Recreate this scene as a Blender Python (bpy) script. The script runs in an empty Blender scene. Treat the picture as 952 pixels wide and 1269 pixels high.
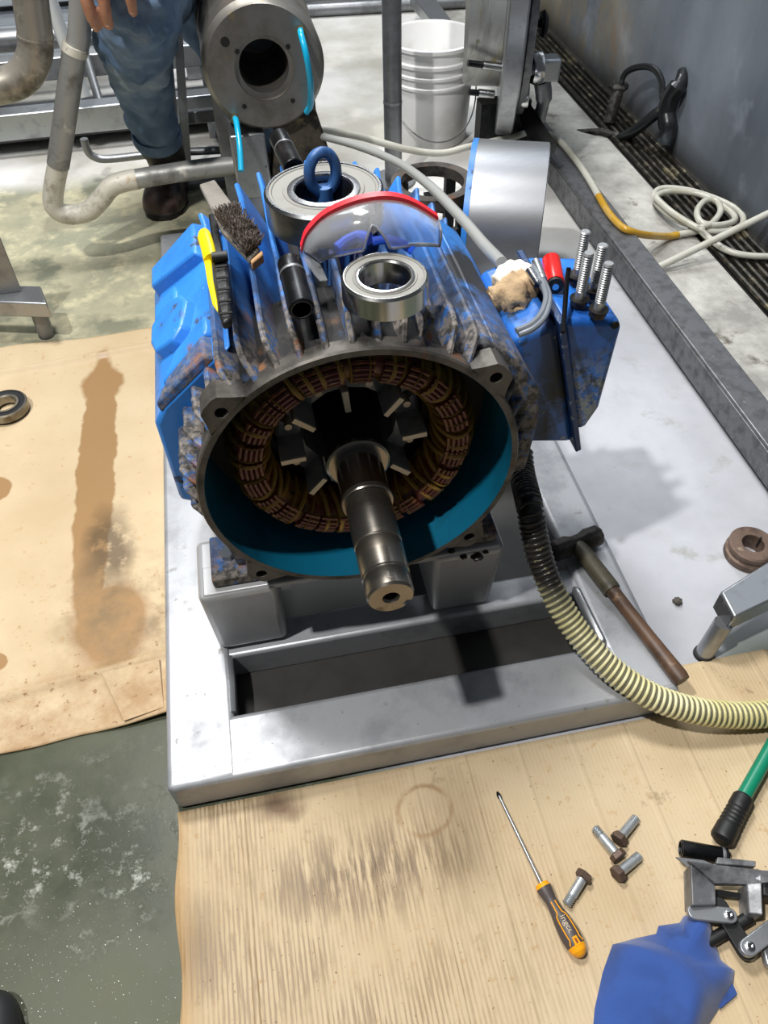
import bpy, bmesh, math, random
from mathutils import Vector, Matrix, Euler, Quaternion, noise
random.seed(7)
SC = bpy.context.scene
COL = SC.collection
R = math.radians
PI = math.pi

# ------------------------------------------------------------------ camera
cam_data = bpy.data.cameras.new('camera')
cam = bpy.data.objects.new('camera', cam_data)
COL.objects.link(cam)
cam_data.sensor_fit = 'AUTO'
cam_data.sensor_width = 36.0
cam_data.lens = 950.91 / 1269 * 36.0
cam_data.clip_start = 0.02
cam.matrix_world = Matrix(((0.98088319, 0.15938071, -0.11165104, 0.0),
                           (-0.19357662, 0.7404644, -0.64361523, 0.0),
                           (-0.01990623, 0.6529244, 0.75716146, 1.25),
                           (0, 0, 0, 1)))
SC.camera = cam

# ------------------------------------------------------------------ light
world = bpy.data.worlds.new('world')
SC.world = world
world.use_nodes = True
wb = world.node_tree.nodes['Background']
wb.inputs['Color'].default_value = (0.86, 0.93, 1.0, 1)
wb.inputs['Strength'].default_value = 0.095

def area(name, loc, target, size, power, col=(1, 1, 1), size_y=None):
    d = bpy.data.lights.new(name, 'AREA')
    d.energy = power
    d.color = col
    d.size = size
    if size_y:
        d.shape = 'RECTANGLE'
        d.size_y = size_y
    o = bpy.data.objects.new(name, d)
    COL.objects.link(o)
    o.location = loc
    o.rotation_euler = (Vector(target) - Vector(loc)).to_track_quat('-Z', 'Y').to_euler()
    return o

area('ceiling_lamp_key', (-0.45, 2.05, 3.9), (0.15, 0.9, 0.2), 0.6, 150, (1.0, 0.99, 0.97), 0.6)
area('background_fill', (0.6, 4.6, 3.9), (0.3, 2.4, 0.2), 0.5, 130, (0.95, 0.98, 1.0), 1.6)  # unseen lamp added to brighten the background
area('ceiling_lamp_left', (-1.28, 0.22, 3.9), (0.15, 0.55, 0.2), 0.12, 155, (1.0, 0.98, 0.95), 0.12)
SC.view_settings.view_transform = 'Standard'
SC.view_settings.look = 'None'
SC.view_settings.gamma = 1.0
SC.view_settings.use_curve_mapping = False
SC.view_settings.exposure = -0.18

# ------------------------------------------------------------------ helpers
WORLD = {}

def lin(c):
    if isinstance(c, str):
        c = tuple(int(c[i:i + 2], 16) / 255 for i in (0, 2, 4))
    return tuple((v / 12.92 if v <= 0.04045 else ((v + 0.055) / 1.055) ** 2.4) for v in c) + (1.0,)

class NT:
    """small wrapper over a node tree"""
    def __init__(s, m):
        m.use_nodes = True
        s.t = m.node_tree
        s.b = s.t.nodes['Principled BSDF']
        s.co = s.n('ShaderNodeTexCoord').outputs['Object']
    def n(s, typ, **kw):
        x = s.t.nodes.new(typ)
        for k, v in kw.items():
            setattr(x, k, v)
        return x
    def l(s, a, b):
        s.t.links.new(a, b)
    def put(s, sock, v):
        if hasattr(v, 'is_linked') or hasattr(v, 'links'):
            s.l(v, sock)
        else:
            sock.default_value = v
    def noise(s, scale, detail=5, rough=0.6, stretch=None, off=(0, 0, 0), co=None):
        co = co or s.co
        if stretch or off != (0, 0, 0):
            mp = s.n('ShaderNodeMapping')
            mp.inputs['Scale'].default_value = stretch or (1, 1, 1)
            mp.inputs['Location'].default_value = off
            s.l(co, mp.inputs['Vector'])
            co = mp.outputs['Vector']
        x = s.n('ShaderNodeTexNoise')
        x.inputs['Scale'].default_value = scale
        x.inputs['Detail'].default_value = detail
        x.inputs['Roughness'].default_value = rough
        s.l(co, x.inputs['Vector'])
        return x.outputs['Fac']
    def ramp(s, v, lo, hi):
        x = s.n('ShaderNodeMapRange')
        x.inputs['From Min'].default_value = lo
        x.inputs['From Max'].default_value = hi
        s.l(v, x.inputs['Value'])
        return x.outputs['Result']
    def math(s, op, a, b=0.0):
        x = s.n('ShaderNodeMath', operation=op)
        s.put(x.inputs[0], a)
        s.put(x.inputs[1], b)
        return x.outputs[0]
    def mix(s, f, a, b):
        x = s.n('ShaderNodeMix', data_type='RGBA')
        s.put(x.inputs[0], f)
        s.put(x.inputs[6], a)
        s.put(x.inputs[7], b)
        return x.outputs[2]
    def mixf(s, f, a, b):
        x = s.n('ShaderNodeMix', data_type='FLOAT')
        s.put(x.inputs[0], f)
        s.put(x.inputs[2], a)
        s.put(x.inputs[3], b)
        return x.outputs[0]
    def axis(s, i, co=None):
        x = s.n('ShaderNodeSeparateXYZ')
        s.l(co or s.co, x.inputs[0])
        return x.outputs[i]
    def warp(s, scale, amt, off=(0, 0, 0)):
        x = s.n('ShaderNodeTexNoise')
        x.inputs['Scale'].default_value = scale
        x.inputs['Detail'].default_value = 4
        mp = s.n('ShaderNodeMapping')
        mp.inputs['Location'].default_value = off
        s.l(s.co, mp.inputs['Vector'])
        s.l(mp.outputs[0], x.inputs['Vector'])
        v = s.n('ShaderNodeVectorMath', operation='MULTIPLY_ADD')
        s.l(x.outputs['Color'], v.inputs[0])
        v.inputs[1].default_value = (amt, amt, 0)
        v.inputs[2].default_value = (-amt / 2, -amt / 2, 0)
        w = s.n('ShaderNodeVectorMath', operation='ADD')
        s.l(s.co, w.inputs[0])
        s.l(v.outputs[0], w.inputs[1])
        return w.outputs[0]
    def ell(s, co, cx, cy, rx, ry, soft=0.25):
        a = s.n('ShaderNodeVectorMath', operation='SUBTRACT')
        s.l(co, a.inputs[0])
        a.inputs[1].default_value = (cx, cy, 0)
        b = s.n('ShaderNodeVectorMath', operation='MULTIPLY')
        s.l(a.outputs[0], b.inputs[0])
        b.inputs[1].default_value = (1 / rx, 1 / ry, 0)
        c = s.n('ShaderNodeVectorMath', operation='LENGTH')
        s.l(b.outputs[0], c.inputs[0])
        return s.ramp(c.outputs['Value'], 1 + soft, 1 - soft)
    def bump(s, h, strength=0.3, dist=0.002, prev=None):
        x = s.n('ShaderNodeBump')
        x.inputs['Strength'].default_value = strength
        x.inputs['Distance'].default_value = dist
        s.l(h, x.inputs['Height'])
        if prev:
            s.l(prev, x.inputs['Normal'])
        return x.outputs['Normal']

MATS = {}

def mat(name, base, rough=0.5, metal=0.0, layers=(), bump=None, stretch=None, **kw):
    """layers: (colour, scale, lo, hi[, rough[, metal[, (axis, a, b)]]]) - patches of wear, dirt, rust"""
    if name in MATS:
        return MATS[name]
    m = bpy.data.materials.new(name)
    t = NT(m)
    c = lin(base)
    r = rough
    mt = metal
    for i, ly in enumerate(layers):
        ly = tuple(ly) + (None,) * (7 - len(ly))
        f = t.ramp(t.noise(ly[1], 6, 0.65, stretch, (i * 3.7, i * 1.3, i * 2.1)), ly[2], ly[3])
        if ly[6]:
            ax, a0, a1 = ly[6]
            f = t.math('MULTIPLY', f, t.ramp(t.axis(ax), a0, a1))
        c = t.mix(f, c, lin(ly[0]))
        if ly[4] is not None:
            r = t.mixf(f, r, ly[4])
        if ly[5] is not None:
            mt = t.mixf(f, mt, ly[5])
    t.put(t.b.inputs['Base Color'], c)
    t.put(t.b.inputs['Roughness'], r)
    t.put(t.b.inputs['Metallic'], mt)
    if bump:
        t.l(t.bump(t.noise(bump[0], 6, 0.6, stretch), bump[1], bump[2]), t.b.inputs['Normal'])
    for k, v in kw.items():
        t.b.inputs[k.replace('_', ' ')].default_value = v
    MATS[name] = m
    return m

class MB:
    def __init__(s):
        s.bm = bmesh.new()
    def face(s, vs):
        try:
            s.bm.faces.new(vs)
        except ValueError:
            pass
    def box(s, x0, x1, y0, y1, z0, z1, M=None):
        P = [Vector((x, y, z)) for x in (x0, x1) for y in (y0, y1) for z in (z0, z1)]
        if M:
            P = [M @ p for p in P]
        v = [s.bm.verts.new(p) for p in P]
        for q in ((0, 1, 3, 2), (4, 6, 7, 5), (0, 4, 5, 1), (2, 3, 7, 6), (0, 2, 6, 4), (1, 5, 7, 3)):
            s.face([v[i] for i in q])
        return s
    def prism(s, pts, a, b, axis='y', M=None):
        """polygon in the plane across the axis, extruded from a to b"""
        def P(u, w, t):
            p = Vector((u, t, w)) if axis == 'y' else Vector((u, w, t)) if axis == 'z' else Vector((t, u, w))
            return M @ p if M else p
        A = [s.bm.verts.new(P(u, w, a)) for u, w in pts]
        B = [s.bm.verts.new(P(u, w, b)) for u, w in pts]
        n = len(pts)
        s.face(A)
        s.face(B[::-1])
        for i in range(n):
            s.face([A[i], A[(i + 1) % n], B[(i + 1) % n], B[i]])
        return s
    def slab(s, top, h):
        """polygon of 3-D points with thickness h downwards"""
        A = [s.bm.verts.new(Vector(p)) for p in top]
        B = [s.bm.verts.new(Vector(p) - Vector((0, 0, h))) for p in top]
        n = len(top)
        s.face(A)
        s.face(B[::-1])
        for i in range(n):
            s.face([A[i], B[i], B[(i + 1) % n], A[(i + 1) % n]])
        return s
    def rings(s, rings, closed=False, caps=True):
        V = [[s.bm.verts.new(p) for p in r] for r in rings]
        n = len(V[0])
        m = len(V)
        for i in range(m if closed else m - 1):
            a, b = V[i], V[(i + 1) % m]
            for j in range(n):
                s.face([a[j], a[(j + 1) % n], b[(j + 1) % n], b[j]])
        if caps and not closed:
            s.face(V[0][::-1])
            s.face(V[-1])
        return s
    def lathe(s, prof, o=(0, 0, 0), d=(0, 0, 1), n=40, closed=False, rfun=None, ring=False):
        """prof: (radius, distance along d); ring=True joins the last point back to the first"""
        o = Vector(o)
        d = Vector(d).normalized()
        u = d.orthogonal().normalized()
        if abs(d.y) > 0.9:
            u = Vector((1, 0, 0)) - d * d.x
            u.normalize()
        w = d.cross(u)
        rr = []
        for r, t in prof:
            r = max(r, 1e-5)
            rg = []
            for k in range(n):
                a = 2 * PI * k / n
                q = r if rfun is None else rfun(r, t, a)
                rg.append(o + d * t + (u * math.cos(a) + w * math.sin(a)) * q)
            rr.append(rg)
        return s.rings(rr, closed=ring, caps=not ring)
    def tube(s, pts, r, n=12, caps=True, flat=1.0):
        pts = [Vector(p) for p in pts]
        m = len(pts)
        if not hasattr(r, '__len__'):
            r = [r] * m
        T = []
        for i in range(m):
            t = pts[min(i + 1, m - 1)] - pts[max(i - 1, 0)]
            T.append(t.normalized())
        u = T[0].orthogonal().normalized()
        rr = []
        for i in range(m):
            if i:
                q = T[i - 1].rotation_difference(T[i])
                u = (q @ u)
                u = (u - T[i] * u.dot(T[i])).normalized()
            w = T[i].cross(u)
            rr.append([pts[i] + (u * math.cos(2 * PI * k / n) + w * math.sin(2 * PI * k / n) * flat) * r[i] for k in range(n)])
        return s.rings(rr, caps=caps)
    def ball(s, c, rx, ry=None, rz=None, n=14, jit=0.0, M=None):
        ry = ry or rx
        rz = rz or rx
        c = Vector(c)
        rr = []
        for i in range(1, n):
            th = PI * i / n
            rg = []
            for k in range(2 * n):
                a = PI * k / n
                p = Vector((math.sin(th) * math.cos(a), math.sin(th) * math.sin(a), math.cos(th)))
                if jit:
                    p *= 1 + jit * noise.noise(p * 2.3 + c * 9)
                p = Vector((p.x * rx, p.y * ry, p.z * rz))
                rg.append(c + (M @ p if M else p))
            rr.append(rg)
        return s.rings(rr)
    def grid(s, P, thick=None):
        V = [[s.bm.verts.new(p) for p in row] for row in P]
        for i in range(len(V) - 1):
            for j in range(len(V[0]) - 1):
                s.face([V[i][j], V[i + 1][j], V[i + 1][j + 1], V[i][j + 1]])
        return s
    def build(s, name, m, parent=None, smooth=35, bevel=0.0, seg=2, loc=None, kind=None, label=None, local=False, subsurf=0, solid=0.0):
        bm = s.bm
        bmesh.ops.remove_doubles(bm, verts=bm.verts, dist=2e-5)
        bmesh.ops.recalc_face_normals(bm, faces=bm.faces)
        off = Vector((0, 0, 0))
        if parent is not None and not local:
            off = WORLD.get(parent.name, Vector((0, 0, 0)))
        elif loc is not None:
            off = Vector(loc)
        if off.length:
            bmesh.ops.translate(bm, verts=bm.verts, vec=-off)
        me = bpy.data.meshes.new(name)
        bm.to_mesh(me)
        bm.free()
        if smooth:
            me.shade_smooth()
            me.set_sharp_from_angle(angle=R(smooth))
        ms = m if isinstance(m, (list, tuple)) else [m]
        for x in ms:
            me.materials.append(x)
        o = bpy.data.objects.new(name, me)
        COL.objects.link(o)
        if parent is not None:
            o.parent = parent
            WORLD[o.name] = off
        else:
            o.location = off
            WORLD[o.name] = off
        if solid:
            md = o.modifiers.new('solid', 'SOLIDIFY')
            md.thickness = solid
            md.offset = 0
        if bevel:
            md = o.modifiers.new('bevel', 'BEVEL')
            md.width = bevel
            md.segments = seg
            md.limit_method = 'ANGLE'
            md.angle_limit = R(40)
            md.harden_normals = False
        if subsurf:
            md = o.modifiers.new('subsurf', 'SUBSURF')
            md.levels = subsurf
            md.render_levels = subsurf
        if kind:
            o['kind'] = kind
        if label:
            o['label'] = label
        return o

def tag(o, label, cat, group=None):
    o['label'] = label
    o['category'] = cat
    if group:
        o['group'] = group
    return o

def thing(name, label, cat, loc, rot=None, group=None):
    o = bpy.data.objects.new(name, None)
    COL.objects.link(o)
    o.empty_display_size = 0.05
    o.location = loc
    if rot is not None:
        o.rotation_euler = rot
    WORLD[o.name] = Vector(loc)
    return tag(o, label, cat, group)

def kids(o):
    return list(o.children)

def dup(root, loc, rot=None, label=None):
    def cp(o, par):
        c = o.copy()
        COL.objects.link(c)
        if par:
            c.parent = par
        for ch in kids(o):
            cp(ch, c)
        return c
    r = cp(root, None)
    r.location = loc
    if rot is not None:
        r.rotation_euler = rot
    if label:
        r['label'] = label
    return r

def sm(pts, k=8):
    """Catmull-Rom through the points"""
    P = [Vector(p) for p in pts]
    P = [P[0] * 2 - P[1]] + P + [P[-1] * 2 - P[-2]]
    out = []
    for i in range(1, len(P) - 2):
        for j in range(k):
            t = j / k
            a, b, c, d = P[i - 1], P[i], P[i + 1], P[i + 2]
            out.append(0.5 * ((2 * b) + (c - a) * t + (2 * a - 5 * b + 4 * c - d) * t * t + (3 * b - a - 3 * c + d) * t ** 3))
    out.append(P[-2])
    return out

def V3(p):
    return Vector(p)


# ------------------------------------------------------------------ materials
STEEL = mat('brushed_stainless', 'a4a7aa', 0.34, 0.85, [('7f8286', 14, .5, .75, .5), ('55554f', 60, .66, .72, .7)], (120, .12, .001))
STEEL_D = mat('dull_stainless', '8b8d90', 0.42, 0.8, [('66686a', 9, .45, .7, .55)], (90, .12, .001))
GALV = mat('grey_pipe', 'a2a29f', 0.45, 0.45, [('6a6963', 11, .52, .70, .6), ('d9d6cc', 16, .6, .7, .6)], (40, .2, .002))
CHROME = mat('polished_steel', 'c9cacb', 0.16, 1.0, [('9a9a98', 30, .5, .7, .28)])
DARKSTEEL = mat('black_oxide_steel', '1d1e20', 0.35, 0.75, [('3a3b3d', 30, .5, .75, .45)], (120, .15, .0005))
BLACK = mat('black_rubber', '121314', 0.55)
PAINT = mat('worn_blue_paint', '3585da', 0.36, 0.0,
            [('2a6cbd', 5, .45, .65, .4), ('9fb4c9', 130, .68, .74, .5), ('3a3a3a', 24, .58, .66, .8), ('6a4a30', 12, .66, .72, .85)],
            (60, .18, .001))
# housing casting: oil soaked grime and rust towards the open drive end
GRIME = mat('grimy_blue_casting', '3380d4', 0.42, 0.0,
            [('255fa6', 6, .42, .62, .45), ('8fa6bd', 140, .66, .73, .5),
             ('3a3733', 40, .30, .50, .75, None, (1, 0.06, -0.19)),
             ('77706a', 110, .44, .58, .8, None, (1, -0.07, -0.19)),
             ('8a542e', 14, .57, .66, .85, None, (1, 0.0, -0.19)),
             ('26282b', 7, .5, .6, .6, None, (0, 0.08, 0.17))], (45, .35, .002))
CAST = mat('bare_cast_iron', '57534e', 0.5, 0.45, [('2e2c2a', 18, .45, .65, .6), ('7a4d2e', 9, .6, .7, .8)], (70, .25, .001))
RUBY = mat('red_plastic', 'd31a17', 0.28)

def floor_material():
    m = bpy.data.materials.new('wet_factory_floor')
    t = NT(m)
    co = t.warp(1.6, 0.35)
    x, y = t.axis(0, co), t.axis(1, co)
    n1 = t.noise(3.0, 8, .62)
    n2 = t.noise(14, 8, .66, None, (3, 1, 0))
    green = t.mix(t.ramp(n1, .38, .62), lin('3d4135'), lin('525542'))
    green = t.mix(t.ramp(y, 1.6, 1.95), green, t.mix(t.ramp(n1, .40, .60), lin('8f8f7c'), lin('b3ad92')))
    green = t.mix(t.math('MULTIPLY', t.ramp(n2, .50, .66), t.ramp(y, 1.5, 1.9)), green, lin('c2bb9c'))
    green = t.mix(t.math('MULTIPLY', t.ramp(n1, .52, .6), t.ramp(y, 1.5, 2.0)), green, lin('757766'))
    # lime scale froth in the puddle
    fm = t.math('MULTIPLY', t.ramp(t.noise(26, 9, .78, None, (1, 5, 0)), .53, .66), t.ramp(t.noise(4.2, 3, .5, None, (2.2, 7, 0)), .46, .62))
    fm = t.math('MULTIPLY', fm, t.ramp(y, .62, .40))
    green = t.mix(fm, green, lin('d3d6cc'))
    speck = t.math('MULTIPLY', t.ramp(t.noise(330, 2, .5), .70, .73), t.ramp(y, .55, .32))
    green = t.mix(speck, green, lin('f1f3ee'))
    white = t.mix(t.ramp(n1, .35, .68), lin('b4b6bc'), lin('999ba0'))
    white = t.mix(t.math('MULTIPLY', t.ramp(n2, .55, .72), t.ramp(y, .6, 2.4)), white, lin('8e8c86'))
    white = t.mix(t.ramp(t.noise(7, 9, .7, None, (8, 2, 0)), .6, .68), white, lin('9b9c9a'))
    lane = t.mix(t.ramp(t.noise(5, 8, .7, None, (4, 4, 0)), .4, .62), lin('8d8b86'), lin('bdbcb6'))
    lane = t.mix(t.ramp(t.noise(8, 8, .7, None, (9, 4, 0)), .58, .68), lane, lin('5c574c'))
    back = t.mix(t.ramp(t.noise(1.8, 6, .6, None, (5, 0, 0)), .4, .6), lin('d6d5d2'), lin('b1aea4'))
    c = t.mix(t.ramp(x, .0, .2), green, white)
    c = t.mix(t.ramp(y, 2.74, 2.84), c, back)
    c = t.mix(t.ramp(y, 1.75, 2.3), c, t.mix(t.ramp(x, .05, .3), c, back))
    c = t.mix(t.ramp(t.axis(0), 1.03, 1.06), c, lane)
    c = t.mix(t.math('MULTIPLY', t.ramp(x, .72, .76), t.ramp(y, .62, .54)), c, lin('6f776b'))
    t.put(t.b.inputs['Base Color'], c)
    wet = t.mixf(t.ramp(x, .0, .2), t.mixf(t.ramp(n1, .4, .6), .26, .5), t.mixf(t.ramp(n1, .4, .6), .28, .55))
    t.put(t.b.inputs['Roughness'], t.mixf(fm, wet, .8))
    t.b.inputs['Specular IOR Level'].default_value = .22
    nb = t.bump(n2, .15, .003)
    t.l(t.bump(t.math('ADD', fm, speck), .5, .003, nb), t.b.inputs['Normal'])
    return m

# ------------------------------------------------------------------ setting
fl = MB().box(-3.2, 1.62, -1.2, 7.5, -0.12, 0.0).build('floor', floor_material(), kind='structure', smooth=0)
WALL = bpy.data.materials.new('stained_steel_wall')
t = NT(WALL)
c = t.mix(t.ramp(t.noise(2.2, 6, .55, (1, 1, .5)), .35, .65), lin('868e98'), lin('5f6771'))
c = t.mix(t.ramp(t.noise(1.6, 5, .6, None, (7, 3, 1)), .55, .72), c, lin('b4bdc8'))
rm = t.math('MULTIPLY', t.ramp(t.noise(5, 7, .65, (1, 1, .5), (2, 2, 2)), .40, .60), t.math('MULTIPLY', t.ramp(t.axis(1), 2.75, 3.3), t.ramp(t.axis(2), .75, .25)))
c = t.mix(rm, c, lin('8d8471'))
c = t.mix(t.math('MULTIPLY', t.ramp(t.noise(9, 7, .65, (1, 1, .5), (5, 2, 2)), .56, .68), rm), c, lin('a07c50'))
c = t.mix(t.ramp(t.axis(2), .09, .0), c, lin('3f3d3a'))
t.put(t.b.inputs['Base Color'], c)
t.b.inputs['Metallic'].default_value = .35
t.put(t.b.inputs['Roughness'], t.mixf(t.ramp(t.noise(3, 4), .4, .6), .38, .6))
t.l(t.bump(t.noise(5, 4), .2, .02), t.b.inputs['Normal'])
MB().box(1.50, 1.56, 0.9, 7.4, 0.0, 2.6).build('wall_right', WALL, kind='structure', smooth=0)

# drain along the wall: black bars side by side
DRB = mat('wet_black_bar', '26241f', 0.3, 0.5, [('80765a', 8, .58, .66, .6), ('4c463a', 25, .5, .65, .6)], (60, .3, .001))
dr = thing('floor_drain', 'long drain of parallel black bars along the foot of the stained wall', 'drain', (1.405, 2.4, 0.0))
MB().box(1.335, 1.492, 0.95, 5.6, 0.0005, 0.003).build('drain_bed', mat('drain_black', '0b0b0a', .5), dr, smooth=0)
barme = None
for i, bx in enumerate((1.347, 1.372, 1.397, 1.422, 1.447, 1.474)):
    b = MB().tube([(bx, 0.95, 0.011), (bx, 2.2, 0.011), (bx, 4.0, 0.011), (bx, 5.6, 0.011)], 0.0085, 8).build('bar', DRB, dr)

# corroded pipes rising from the drain
RUST = mat('corroded_pipe', '33302c', 0.6, 0.4, [('6d6a66', 14, .5, .66, .6), ('7c5227', 8, .6, .7, .8), ('15140f', 20, .5, .6, .7)], (40, .6, .004))
OIL = mat('oily_black_pipe', '1f2123', 0.3, 0.3, [('5f666c', 6, .55, .7, .4)], (30, .3, .003))
pp = thing('drain_pipework', 'corroded black pipework rising from the wall drain', 'pipe', (1.40, 2.55, 0.0))
MB().tube([(1.3700, 2.7454, 0.0187), (1.4000, 2.7812, 0.1344)], .021, 14).build('riser_pipe', RUST, pp)
MB().lathe([(.0, 0), (.036, 0), (.038, .012), (.03, .02), (0, .02)], (1.4000, 2.7876, 0.1184), (0, 0, 1), 6).build('hose_clip', RUST, pp)
MB().tube(sm([(1.4000, 2.7812, 0.1344), (1.4100, 2.7699, 0.1779), (1.4300, 2.7214, 0.2111), (1.4500, 2.6539, 0.2269), (1.4600, 2.5987, 0.2067), (1.4600, 2.5655, 0.1618)], 5), .011, 10).build('bent_hose', OIL, pp)
MB().tube(sm([(1.5000, 2.5412, 0.2483), (1.4750, 2.5023, 0.2318), (1.4650, 2.5193, 0.1836), (1.4600, 2.5161, 0.1333), (1.4600, 2.4798, 0.0944), (1.4500, 2.4704, 0.0504)], 5), [.02] * 6 + [.031] * 14 + [.026] * 6, 14).build('elbow_pipe', OIL, pp)
MB().tube(sm([(1.3700, 2.6382, 0.0048), (1.3900, 2.5615, 0.0682), (1.4300, 2.5351, 0.1235), (1.4600, 2.5238, 0.1461)], 5), .019, 12).build('branch_pipe', OIL, pp)
MB().tube([(1.2200, 2.7886, -0.0248), (1.3200, 2.6955, 0.0121), (1.3700, 2.6408, 0.0095)], .013, 10).build('floor_pipe', RUST, pp)

# steel channel lying parallel to the wall
CH = mat('grey_channel_steel', '77787b', 0.45, 0.7, [('5b5c5e', 30, .45, .65, .55), ('9a9a98', 80, .62, .72, .6)], (90, .15, .001))
ch = thing('steel_channel', 'long grey steel channel lying on the floor between motor and wall', 'steel beam', (1.03, 1.7, 0.0))
MB().box(1.0, 1.075, 0.6, 2.75, 0.086, 0.096).build('top_flange', CH, ch, bevel=.003)
MB().box(0.999, 1.009, 0.6, 2.75, 0.018, 0.086).build('web', CH, ch, bevel=.002)
for yy in (0.9, 1.7, 2.5):
    MB().box(1.025, 1.05, yy, yy + .03, 0.0, 0.086).build('foot', CH, ch)

# ------------------------------------------------------------------ background, left
fr = thing('machine_frame', 'welded stainless frame with two white-lit cross beams behind the man\'s leg', 'machine frame', (-0.75, 3.2, 0.0))
MB().box(-2.2, -0.02, 3.0, 3.075, 0.066, 0.155).build('lower_beam', STEEL, fr, bevel=.006)
MB().box(-2.2, -0.02, 3.4, 3.47, 0.115, 0.195).build('upper_beam', STEEL, fr, bevel=.006)
MB().box(-2.2, -0.02, 3.08, 3.399, 0.03, 0.045).build('tray', mat('dark_tray', '4f5052', .4, .5), fr)
for q in (-1.6, -0.07):
    MB().box(q - .025, q + .025, 3.01, 3.06, 0.0, 0.066).build('foot', STEEL, fr)
    MB().box(q - .025, q + .025, 3.41, 3.46, 0.0, 0.115).build('foot', STEEL, fr)
MB().tube([(-0.5124, 3.3900, 0.2134), (-0.4577, 3.0500, 0.1063)], .016, 12).build('brace', STEEL_D, fr)
MB().tube([(-0.5641, 3.3900, 0.2011), (-0.5307, 3.0500, 0.1190)], .013, 12).build('brace', STEEL_D, fr)
tag(MB().tube([(-2.2, 3.56, 0.235), (-0.02, 3.56, 0.215)], .045, 20).build('manifold_pipe', STEEL, loc=(-.8, 3.56, .2)), 'shiny horizontal pipe on top of the frame behind the leg', 'pipe')
tag(MB().tube([(-0.5095, 3.0000, 0.5365), (-0.5132, 3.0000, 0.4820), (-0.4962, 3.0000, 0.1941)], .023, 16).build('diagonal_tube', mat('white_tube', 'd4d8dc', .35, .3), loc=(-.6, 3.0, .3)), 'slanting pale tube between the two grey pipes at upper left', 'tube')
cab = thing('control_box', 'dark grey machine box in the top left corner', 'machine', (-1.2, 4.0, 0.2))
MB().box(-2.2, -0.98, 3.75, 4.1, 0.2, .62).build('body', mat('dark_grey_paint', '2d3033', .4), cab, bevel=.01)
MB().box(-1.12, -1.03, 3.70, 3.75, 0.24, .6).build('rail', STEEL_D, cab, bevel=.004)
MB().box(-2.1, -2.02, 3.8, 4.0, 0.0, .2).build('foot', STEEL_D, cab)
MB().box(-1.1, -1.02, 3.8, 4.0, 0.0, .2).build('foot', STEEL_D, cab)
wb_ = thing('white_panel', 'pale sheet steel panel standing behind the slanting tube', 'panel', (-0.5, 3.75, 0.0))
MB().box(-.93, -.30, 3.74, 3.76, 0.02, .62).build('sheet', mat('pale_sheet', 'c3ccd6', .4, .3), wb_, bevel=.003)
MB().box(-.93, -.30, 3.728, 3.74, 0.27, .285).build('lip', DARKSTEEL, wb_)

# pipe hanging at far left
pa = thing('elbow_pipe', 'thick weathered steel pipe with an elbow at the upper left edge', 'pipe', (-0.5, 2.2, 0.5))
OLDPIPE = mat('weathered_pipe', 'a39d92', 0.36, 0.55, [('5e574b', 10, .48, .66, .5), ('c4bdae', 16, .6, .7, .5)], (50, .2, .001))
MB().tube(sm([(-0.3968, 2.2000, 0.7823), (-0.4193, 2.2000, 0.6899), (-0.4351, 2.2000, 0.6139), (-0.4546, 2.2000, 0.5696), (-0.4903, 2.2000, 0.5344), (-0.5396, 2.2000, 0.5166), (-0.6341, 2.2000, 0.5121), (-0.7307, 2.2000, 0.5097)], 6), .041, 24).build('pipe_run', OLDPIPE, pa)
MB().tube([(-0.4350, 2.2000, 0.6165), (-0.4362, 2.2000, 0.6114)], .0425, 24).build('weld_seam', OLDPIPE, pa)

pb = thing('bent_pipe', 'grey pipe with white scale that dips down and runs across behind the motor', 'pipe', (-0.45, 2.2, 0.0))
SCALE = mat('limescale_pipe', 'd6d2c4', 0.5, 0.05, [('9b9484', 12, .54, .66, .5), ('b08c50', 9, .56, .66, .6), ('5b564c', 20, .6, .68, .5)], (40, .4, .002))
MB().tube(sm([(-0.2718, 2.2000, 0.7742), (-0.3010, 2.2000, 0.6976), (-0.3249, 2.2000, 0.6327), (-0.3403, 2.2000, 0.5957), (-0.3585, 2.2000, 0.5687)], 5), .027, 18).build('upper_run', GALV, pb)
MB().tube([(-0.3481, 2.2000, 0.5893), (-0.3574, 2.2000, 0.5722)], .031, 18).build('collar', SCALE, pb)
MB().tube(sm([(-0.3574, 2.2000, 0.5722), (-0.4307, 2.2000, 0.4187), (-0.4836, 2.2000, 0.3084)], 5), .029, 18).build('down_run', GALV, pb)
MB().tube(sm([(-0.4829, 2.2000, 0.3105), (-0.5215, 2.2000, 0.2339), (-0.5301, 2.2000, 0.1950), (-0.5029, 2.2000, 0.1701), (-0.4483, 2.2000, 0.1731), (-0.4041, 2.2000, 0.2013), (-0.3630, 2.2000, 0.2363), (-0.3158, 2.2000, 0.2471), (-0.2888, 2.2000, 0.2486)], 6), .027, 18).build('trap_bend', SCALE, pb)
MB().tube(sm([(-0.2932, 2.2000, 0.2491), (-0.1534, 2.2000, 0.2563), (-0.0178, 2.2000, 0.2574), (0.2349, 2.2000, 0.2530)], 5), .026, 18).build('cross_run', GALV, pb)

tag(MB().tube(sm([(-0.4956, 2.7500, 0.1500), (-0.4965, 2.7500, 0.1129), (-0.4822, 2.7500, 0.0898), (-0.4352, 2.7500, 0.0766), (-0.2591, 2.7500, 0.0769), (-0.0546, 2.7500, 0.0662)], 5), .013, 12).build('thin_pipe', STEEL_D, loc=(-.4, 2.75, .05)), 'thin steel pipe running low behind the boot', 'pipe')

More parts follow.
